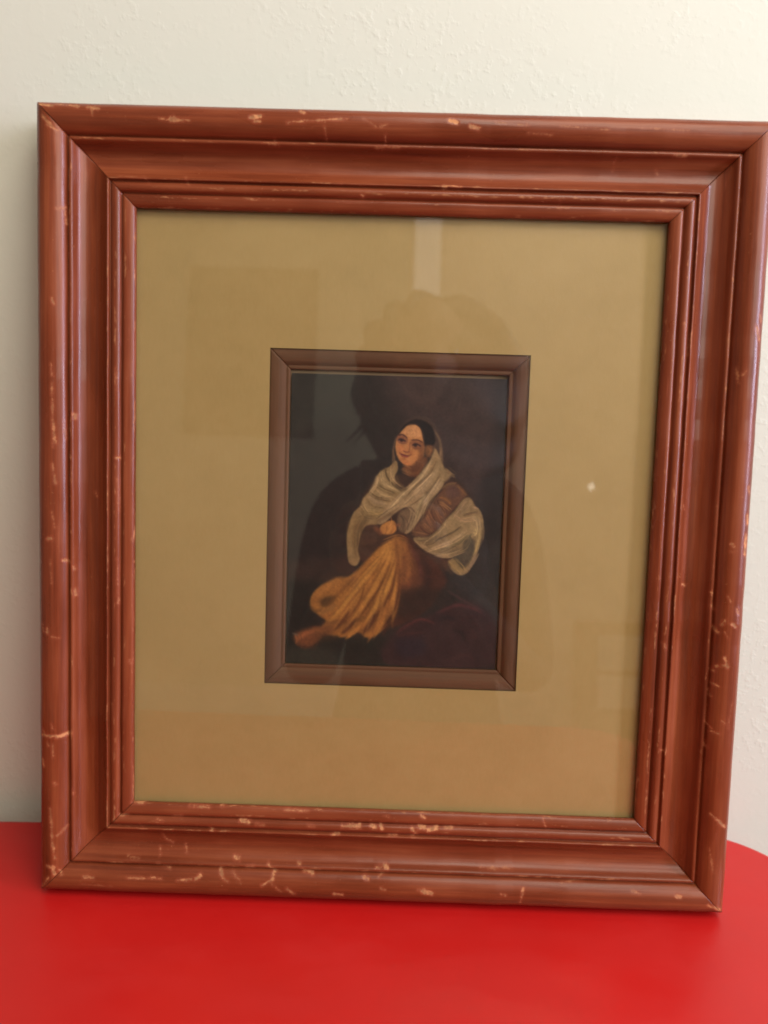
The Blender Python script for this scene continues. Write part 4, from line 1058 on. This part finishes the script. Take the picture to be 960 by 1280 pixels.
def paint_canvas(ops, CW, CH, S=2.4, seed=3):
    """Lay down soft brush shapes on a CW x CH canvas; returns linear RGB rows, top first."""
    rng = np.random.default_rng(seed)
    w, h = int(CW * S), int(CH * S)
    img = np.zeros((h, w, 3)) + np.array([42, 34, 29.])
    for op in ops:
        if op[0] == 'P':
            _, pts, col, soft, alpha = op
            q = smooth_path(pts, True, 2.5) * S
            pad = int(soft * S * 3) + 3
            x0, y0 = np.floor(q.min(0)).astype(int) - pad; x1, y1 = np.ceil(q.max(0)).astype(int) + pad
            gx, gy = np.meshgrid(np.arange(x0, x1) + .5, np.arange(y0, y1) + .5)
            ins = np.zeros(gx.shape, bool)
            qa, qb = q, np.roll(q, -1, 0)
            for (ax, ay), (bx, by) in zip(qa, qb):
                if ay == by: continue
                ins ^= ((gy < ay) != (gy < by)) & (gx < (bx - ax) * (gy - ay) / (by - ay) + ax)
            m = ins.astype(float)
            r = max(1, int(round(soft * S * .42)))
            for _ in range(3): m = box_blur(m, r)
        else:
            _, pts, w0, w1, col, alpha = op
            q = smooth_path(pts, False, .6) * S
            k = len(q); rad = np.linspace(w0, w1, k) * S * .5
            # widest in the middle, tapering to both ends like a loaded brush
            rad = rad * (.55 + .45 * np.sin(np.pi * np.linspace(.06, .94, k)))
            pad = int(max(rad) * 3) + 3
            x0, y0 = np.floor(q.min(0)).astype(int) - pad; x1, y1 = np.ceil(q.max(0)).astype(int) + pad
            m = np.zeros((y1 - y0, x1 - x0))
            amp = np.clip(np.sin(np.pi * np.linspace(.04, .96, k)) * 1.7, 0, 1)
            for (cx, cy), r, am in zip(q, rad, amp):
                r = max(r, .7); R_ = int(r * 2.6) + 2
                ix, iy = int(cx) - x0, int(cy) - y0
                ys, xs = slice(max(iy - R_, 0), iy + R_ + 1), slice(max(ix - R_, 0), ix + R_ + 1)
                yy = np.arange(ys.start, min(ys.stop, m.shape[0])) + y0 + .5 - cy
                xx = np.arange(xs.start, min(xs.stop, m.shape[1])) + x0 + .5 - cx
                g = am * np.exp(-(xx[None] ** 2 + yy[:, None] ** 2) / (r * r * 1.1))
                m[ys, xs] = np.maximum(m[ys, xs], g)
        X0, Y0, X1, Y1 = max(x0, 0), max(y0, 0), min(x1, w), min(y1, h)
        if X1 <= X0 or Y1 <= Y0: continue
        m = (m[Y0 - y0:Y1 - y0, X0 - x0:X1 - x0] * alpha)[..., None]
        img[Y0:Y1, X0:X1] = img[Y0:Y1, X0:X1] * (1 - m) + np.array(col, float) * m
    # brush grain
    n1 = box_blur(rng.normal(0, 1, (h, w)), 2); n2 = box_blur(box_blur(rng.normal(0, 1, (h, w)), 9), 9)
    img = img * (1 + n1[..., None] * .16 + n2[..., None] * .8)
    s = np.clip(img / 255, 0, 1)
    return np.where(s <= .04045, s / 12.92, ((s + .055) / 1.055) ** 2.4)


def painting():
    lin = paint_canvas(BRUSH, CANVAS_W, CANVAS_H, 1.9)
    h, w_ = lin.shape[:2]
    x0, y1 = -.06002, .30587
    px = x0 + (np.arange(w_) + .5) / w_ * .12309
    py = y1 - (np.arange(h) + .5) / h * .16856
    gx, gy = np.meshgrid(px, py)
    z = np.full_like(gx, -.0110)
    verts = np.stack([gx, gy, z], -1).reshape(-1, 3)
    i, j = np.meshgrid(np.arange(h - 1), np.arange(w_ - 1), indexing='ij')
    faces = np.stack([i * w_ + j, (i + 1) * w_ + j, (i + 1) * w_ + j + 1, i * w_ + j + 1], -1).reshape(-1, 4)
    o = mesh_obj('painting', verts, faces.tolist(), M['painting'], frame)
    at = o.data.color_attributes.new('paint', 'FLOAT_COLOR', 'POINT')
    at.data.foreach_set('color', np.concatenate([lin * PAINT_GAIN, np.ones((h, w_, 1))], -1).ravel().astype(np.float32))
    tag(o, 'dark painting of a seated woman in pale shawl and golden skirt')
PAINT_GAIN = 1.12
painting()
box('backing_board', (-.1526, .0476, -.0165), (.1526, FH - .0476, -.0126), M['board'], frame)

# ------------------------------------------------------------------ things behind the camera, seen only mirrored in the glass
pf = empty('wall_poster', (-.855, -3.898, .89)); tag(pf, 'large dark poster on the far wall, mirrored faintly in the glass', 'poster')
box('poster_sheet', (-.385, 0, 0), (.385, .012, 1.02), M['dark_art'], pf)
dr = empty('door', (.86, -3.898, -.93)); tag(dr, 'tall pale door on the far wall, mirrored faintly in the glass', 'door')
box('door_panel', (-.593, 0, .002), (.593, .03, 3.12), M['door'], dr, .004)
wd = empty('window', (.176, -3.898, .30)); tag(wd, 'narrow daylit window on the far wall, mirrored above the head in the glass', 'window')
box('window_frame', (-.091, 0, 0), (.091, .012, 2.35), M['white'], wd, .003)
box('pane', (-.078, .014, .02), (.078, .018, 2.33), M['lit'], wd)

lp = empty('wall_lamp', (1.165, -3.898, .60)); tag(lp, 'tiny lit wall lamp on the far wall, bright dot in the glass', 'lamp')
box('back_plate', (-.03, 0, -.06), (.03, .02, .03), M['white'], lp, .004)
bm_ = bmesh.new(); bmesh.ops.create_uvsphere(bm_, u_segments=20, v_segments=12, radius=.012)
for q_ in bm_.verts: q_.co = Vector((q_.co.x, q_.co.y + .034, q_.co.z * 1.5 + .05))
me_ = bpy.data.meshes.new('bulb'); bm_.to_mesh(me_); bm_.free(); me_.materials.append(M['bulb'])
bo_ = bpy.data.objects.new('bulb', me_); COL.objects.link(bo_); bo_.parent = lp
cb = empty('stand_in_box', (1.32, -3.80, -.93)); tag(cb, 'made-up low brown box with two pale panels, stand-in for chair-like shapes, mirrored at lower right of glass', 'stand_in_box')  # made-up box; its pale panels stand in for chair-like reflections
box('stand_in_body', (-.24, -.09, .002), (.24, .10, .80), M['board'], cb, .006)
for z0, z1 in ((.34, .52), (.55, .74)):
    box('stand_in_panel', (-.15, .101, z0), (.15, .115, z1), M['white'], cb, .004)

def person():
    p = empty('person', (.05, -.72, -.93))
    tag(p, 'person in dark clothes holding up a phone, mirrored faintly in the glass', 'person')
    o = Vector((.05, -.72, -.93))
    V, E, Rd = [], [], []
    def v(co, r, prev=None, ry=None):
        V.append(Vector(co) - o); Rd.append((r, ry or r)); i = len(V) - 1
        if prev is not None: E.append((prev, i))
        return i
    pel = v((.05, -.72, -.10), .125, None, .10)
    wai = v((.05, -.72, .04), .115, pel, .09)
    che = v((.05, -.725, .19), .135, wai, .10)
    upp = v((.05, -.73, .315), .085, che, .075)
    nek = v((.05, -.715, .368), .056, upp)
    jaw = v((.05, -.695, .415), .058, nek, .066)
    hed = v((.05, -.70, .49), .074, jaw, .086)
    cro = v((.05, -.71, .56), .055, hed, .065)
    for s in (-1, 1):
        sh = v((.05 + s * .135, -.735, .285), .058, upp)
        el = v((.05 + s * .168, -.69, .02), .042, sh)
        wr = v((.0 + s * .055, -.475, .185), .027, el)
        hip = v((.05 + s * .085, -.72, -.19), .085, pel)
        kn = v((.05 + s * .095, -.70, -.53), .058, hip)
        an = v((.05 + s * .10, -.73, -.855), .036, kn)
        v((.05 + s * .115, -.60, -.895), .03, an)
    me = bpy.data.meshes.new('body'); me.from_pydata([tuple(x) for x in V], E, [])
    b = bpy.data.objects.new('body', me); COL.objects.link(b); b.parent = p
    me.materials.append(M['cloth'])
    b.modifiers.new('skin', 'SKIN')
    for i, sv in enumerate(me.skin_vertices[0].data):
        sv.radius = Rd[i]; sv.use_root = (i == 0)
    ss = b.modifiers.new('smooth', 'SUBSURF'); ss.levels = 2; ss.render_levels = 2
    # face: one shaped shell over the front of the head, with brow, nose, lips
    rows, cols = 22, 22
    vs, fs = [], []
    for a in range(rows + 1):
        t = a / rows
        for c in range(cols + 1):
            q = (c / cols - .5) * 2
            lat = R(-82 + 164 * t); lon = R(88 * q)
            x = .076 * math.cos(lat) * math.sin(lon) * (1 - .22 * max(0, -math.sin(lat)))
            y = .088 * math.cos(lat) * math.cos(lon)
            z = .112 * math.sin(lat)
            nose = math.exp(-(q / .12) ** 2) * (.022 if -.035 < z < .02 else 0) * max(0, 1 - abs(z + .022) / .045)
            eye = -.008 * math.exp(-((abs(q) - .36) / .13) ** 2 - ((z - .012) / .013) ** 2)
            brow = .004 * math.exp(-((abs(q) - .34) / .2) ** 2 - ((z - .034) / .009) ** 2)
            lips = .007 * math.exp(-(q / .22) ** 2 - ((z + .055) / .010) ** 2)
            vs.append((.05 + x - o.x, -.70 + y + nose + eye + brow + lips - o.y, .495 + z - o.z))
    for a in range(rows):
        for c in range(cols):
            i = a * (cols + 1) + c
            fs.append((i, i + 1, i + cols + 2, i + cols + 1))
    face = mesh_obj('face', vs, fs, plain('face_skin', (.20, .11, .068), .5, .08, 40), p, True)
    for s in (-1, 1):
        bm = bmesh.new(); bmesh.ops.create_uvsphere(bm, u_segments=12, v_segments=8, radius=.0115)
        bmesh.ops.translate(bm, verts=bm.verts, vec=(.05 + s * .031 - o.x, -.70 + .070 - o.y, .507 - o.z))
        em = bpy.data.meshes.new('eye'); bm.to_mesh(em); bm.free(); em.materials.append(M['black'])
        eo = bpy.data.objects.new('eye', em); COL.objects.link(eo); eo.parent = face
    # hair: full tousled cap and loose curls
    bm = bmesh.new(); bmesh.ops.create_icosphere(bm, subdivisions=5, radius=1)
    rng = np.random.default_rng(4)
    ph = rng.uniform(0, 6.28, 12); fr = rng.uniform(4, 15, (12, 3))
    for q in bm.verts:
        d = q.co.copy()
        k = 1 + .035 * sum(math.sin(fr[i][0] * d.x + fr[i][1] * d.y + fr[i][2] * d.z + ph[i]) for i in range(12)) / 2
        q.co = Vector((d.x * (.165 if d.x > 0 else .115) * k, d.y * .115 * k - .038, d.z * (.135 if d.z > 0 else .24 if d.x > 0 else .15) * k)) + Vector((.052, -.70, .49)) - o
    hm = bpy.data.meshes.new('hair'); bm.to_mesh(hm); bm.free(); hm.materials.append(M['hair'])
    hm.polygons.foreach_set('use_smooth', [True] * len(hm.polygons))
    ho = bpy.data.objects.new('hair', hm); COL.objects.link(ho); ho.parent = p
    for i in range(7):
        sv_, sf_ = [], []
        s = -1 if i % 2 else 1
        a = (R(190) if s < 0 else R(-10)) + rng.normal(0, .3)
        z0 = rng.uniform(.43, .50); base = len(sv_); bend = rng.uniform(.005, .03); L = rng.uniform(.05, .10)
        for j in range(9):
            t = j / 8; w2 = .098 + .008 * math.sin(4 * t + i) + bend * t * t
            c = Vector((.05 + math.cos(a) * w2, -.735 + math.sin(a) * w2, z0 - L * t + bend * 1.2 * t ** 3)) - o
            r0 = .0065 * (1 - .8 * t)
            for q in range(6):
                th = q * math.pi / 3
                sv_.append(c + Vector((math.cos(th) * r0, math.sin(th) * r0, .3 * r0 * math.cos(th))))
        for j in range(8):
            for q in range(6):
                q2 = (q + 1) % 6
                sf_.append((base + j * 6 + q, base + j * 6 + q2, base + j * 6 + 6 + q2, base + j * 6 + 6 + q))
        mesh_obj('hair_strand', sv_, sf_, M['hair'], ho, True)
    # hands closed on the phone: palm, four fingers, thumb as skinned chains
    skin = plain('hand_skin', (.20, .11, .068), .5, .08, 40)
    for s in (-1, 1):
        V2, E2, R2 = [], [], []
        def h(c, r, prev=None):
            V2.append(Vector(c) - o); R2.append(r); i = len(V2) - 1
            if prev is not None: E2.append((prev, i))
            return i
        w0 = h((s * .055, -.475, .185), .024)
        w1 = h((s * .052, -.455, .205), .022, w0)
        w2 = h((s * .050, -.437, .228), .020, w1)
        for f_ in range(4):
            z = .200 + f_ * .018; L = (.8, .95, 1.0, .92)[f_]
            a = h((s * .053, -.432, z), .0095, w2)
            b2 = h((s * (.053 - .002), -.4155, z + .004), .0088, a)
            c = h((s * (.051 - .020 * L), -.4125, z + .006), .0082, b2)
            h((s * (.051 - .038 * L), -.4135, z + .006), .0072, c)
        t0 = h((s * .046, -.446, .235), .011, w1)
        t1 = h((s * .038, -.446, .262), .0098, t0)
        h((s * .028, -.446, .282), .0085, t1)
        hm2 = bpy.data.meshes.new('hand'); hm2.from_pydata([tuple(x) for x in V2], E2, [])
        ho2 = bpy.data.objects.new('hand', hm2); COL.objects.link(ho2); ho2.parent = p
        hm2.materials.append(skin)
        ho2.modifiers.new('skin', 'SKIN')
        for i, sv in enumerate(hm2.skin_vertices[0].data): sv.radius = (R2[i], R2[i]); sv.use_root = (i == 0)
        s2 = ho2.modifiers.new('smooth', 'SUBSURF'); s2.levels = 2; s2.render_levels = 2
person()

ph = empty('phone', (0, -.4295, .170)); tag(ph, 'black phone held up in both hands, mirrored faintly in the glass', 'phone')
ph.rotation_euler = (R(-12.5), 0, 0)
box('phone_body', (-.036, -.0038, 0), (.036, .0038, .1465), M['black'], ph, .003)
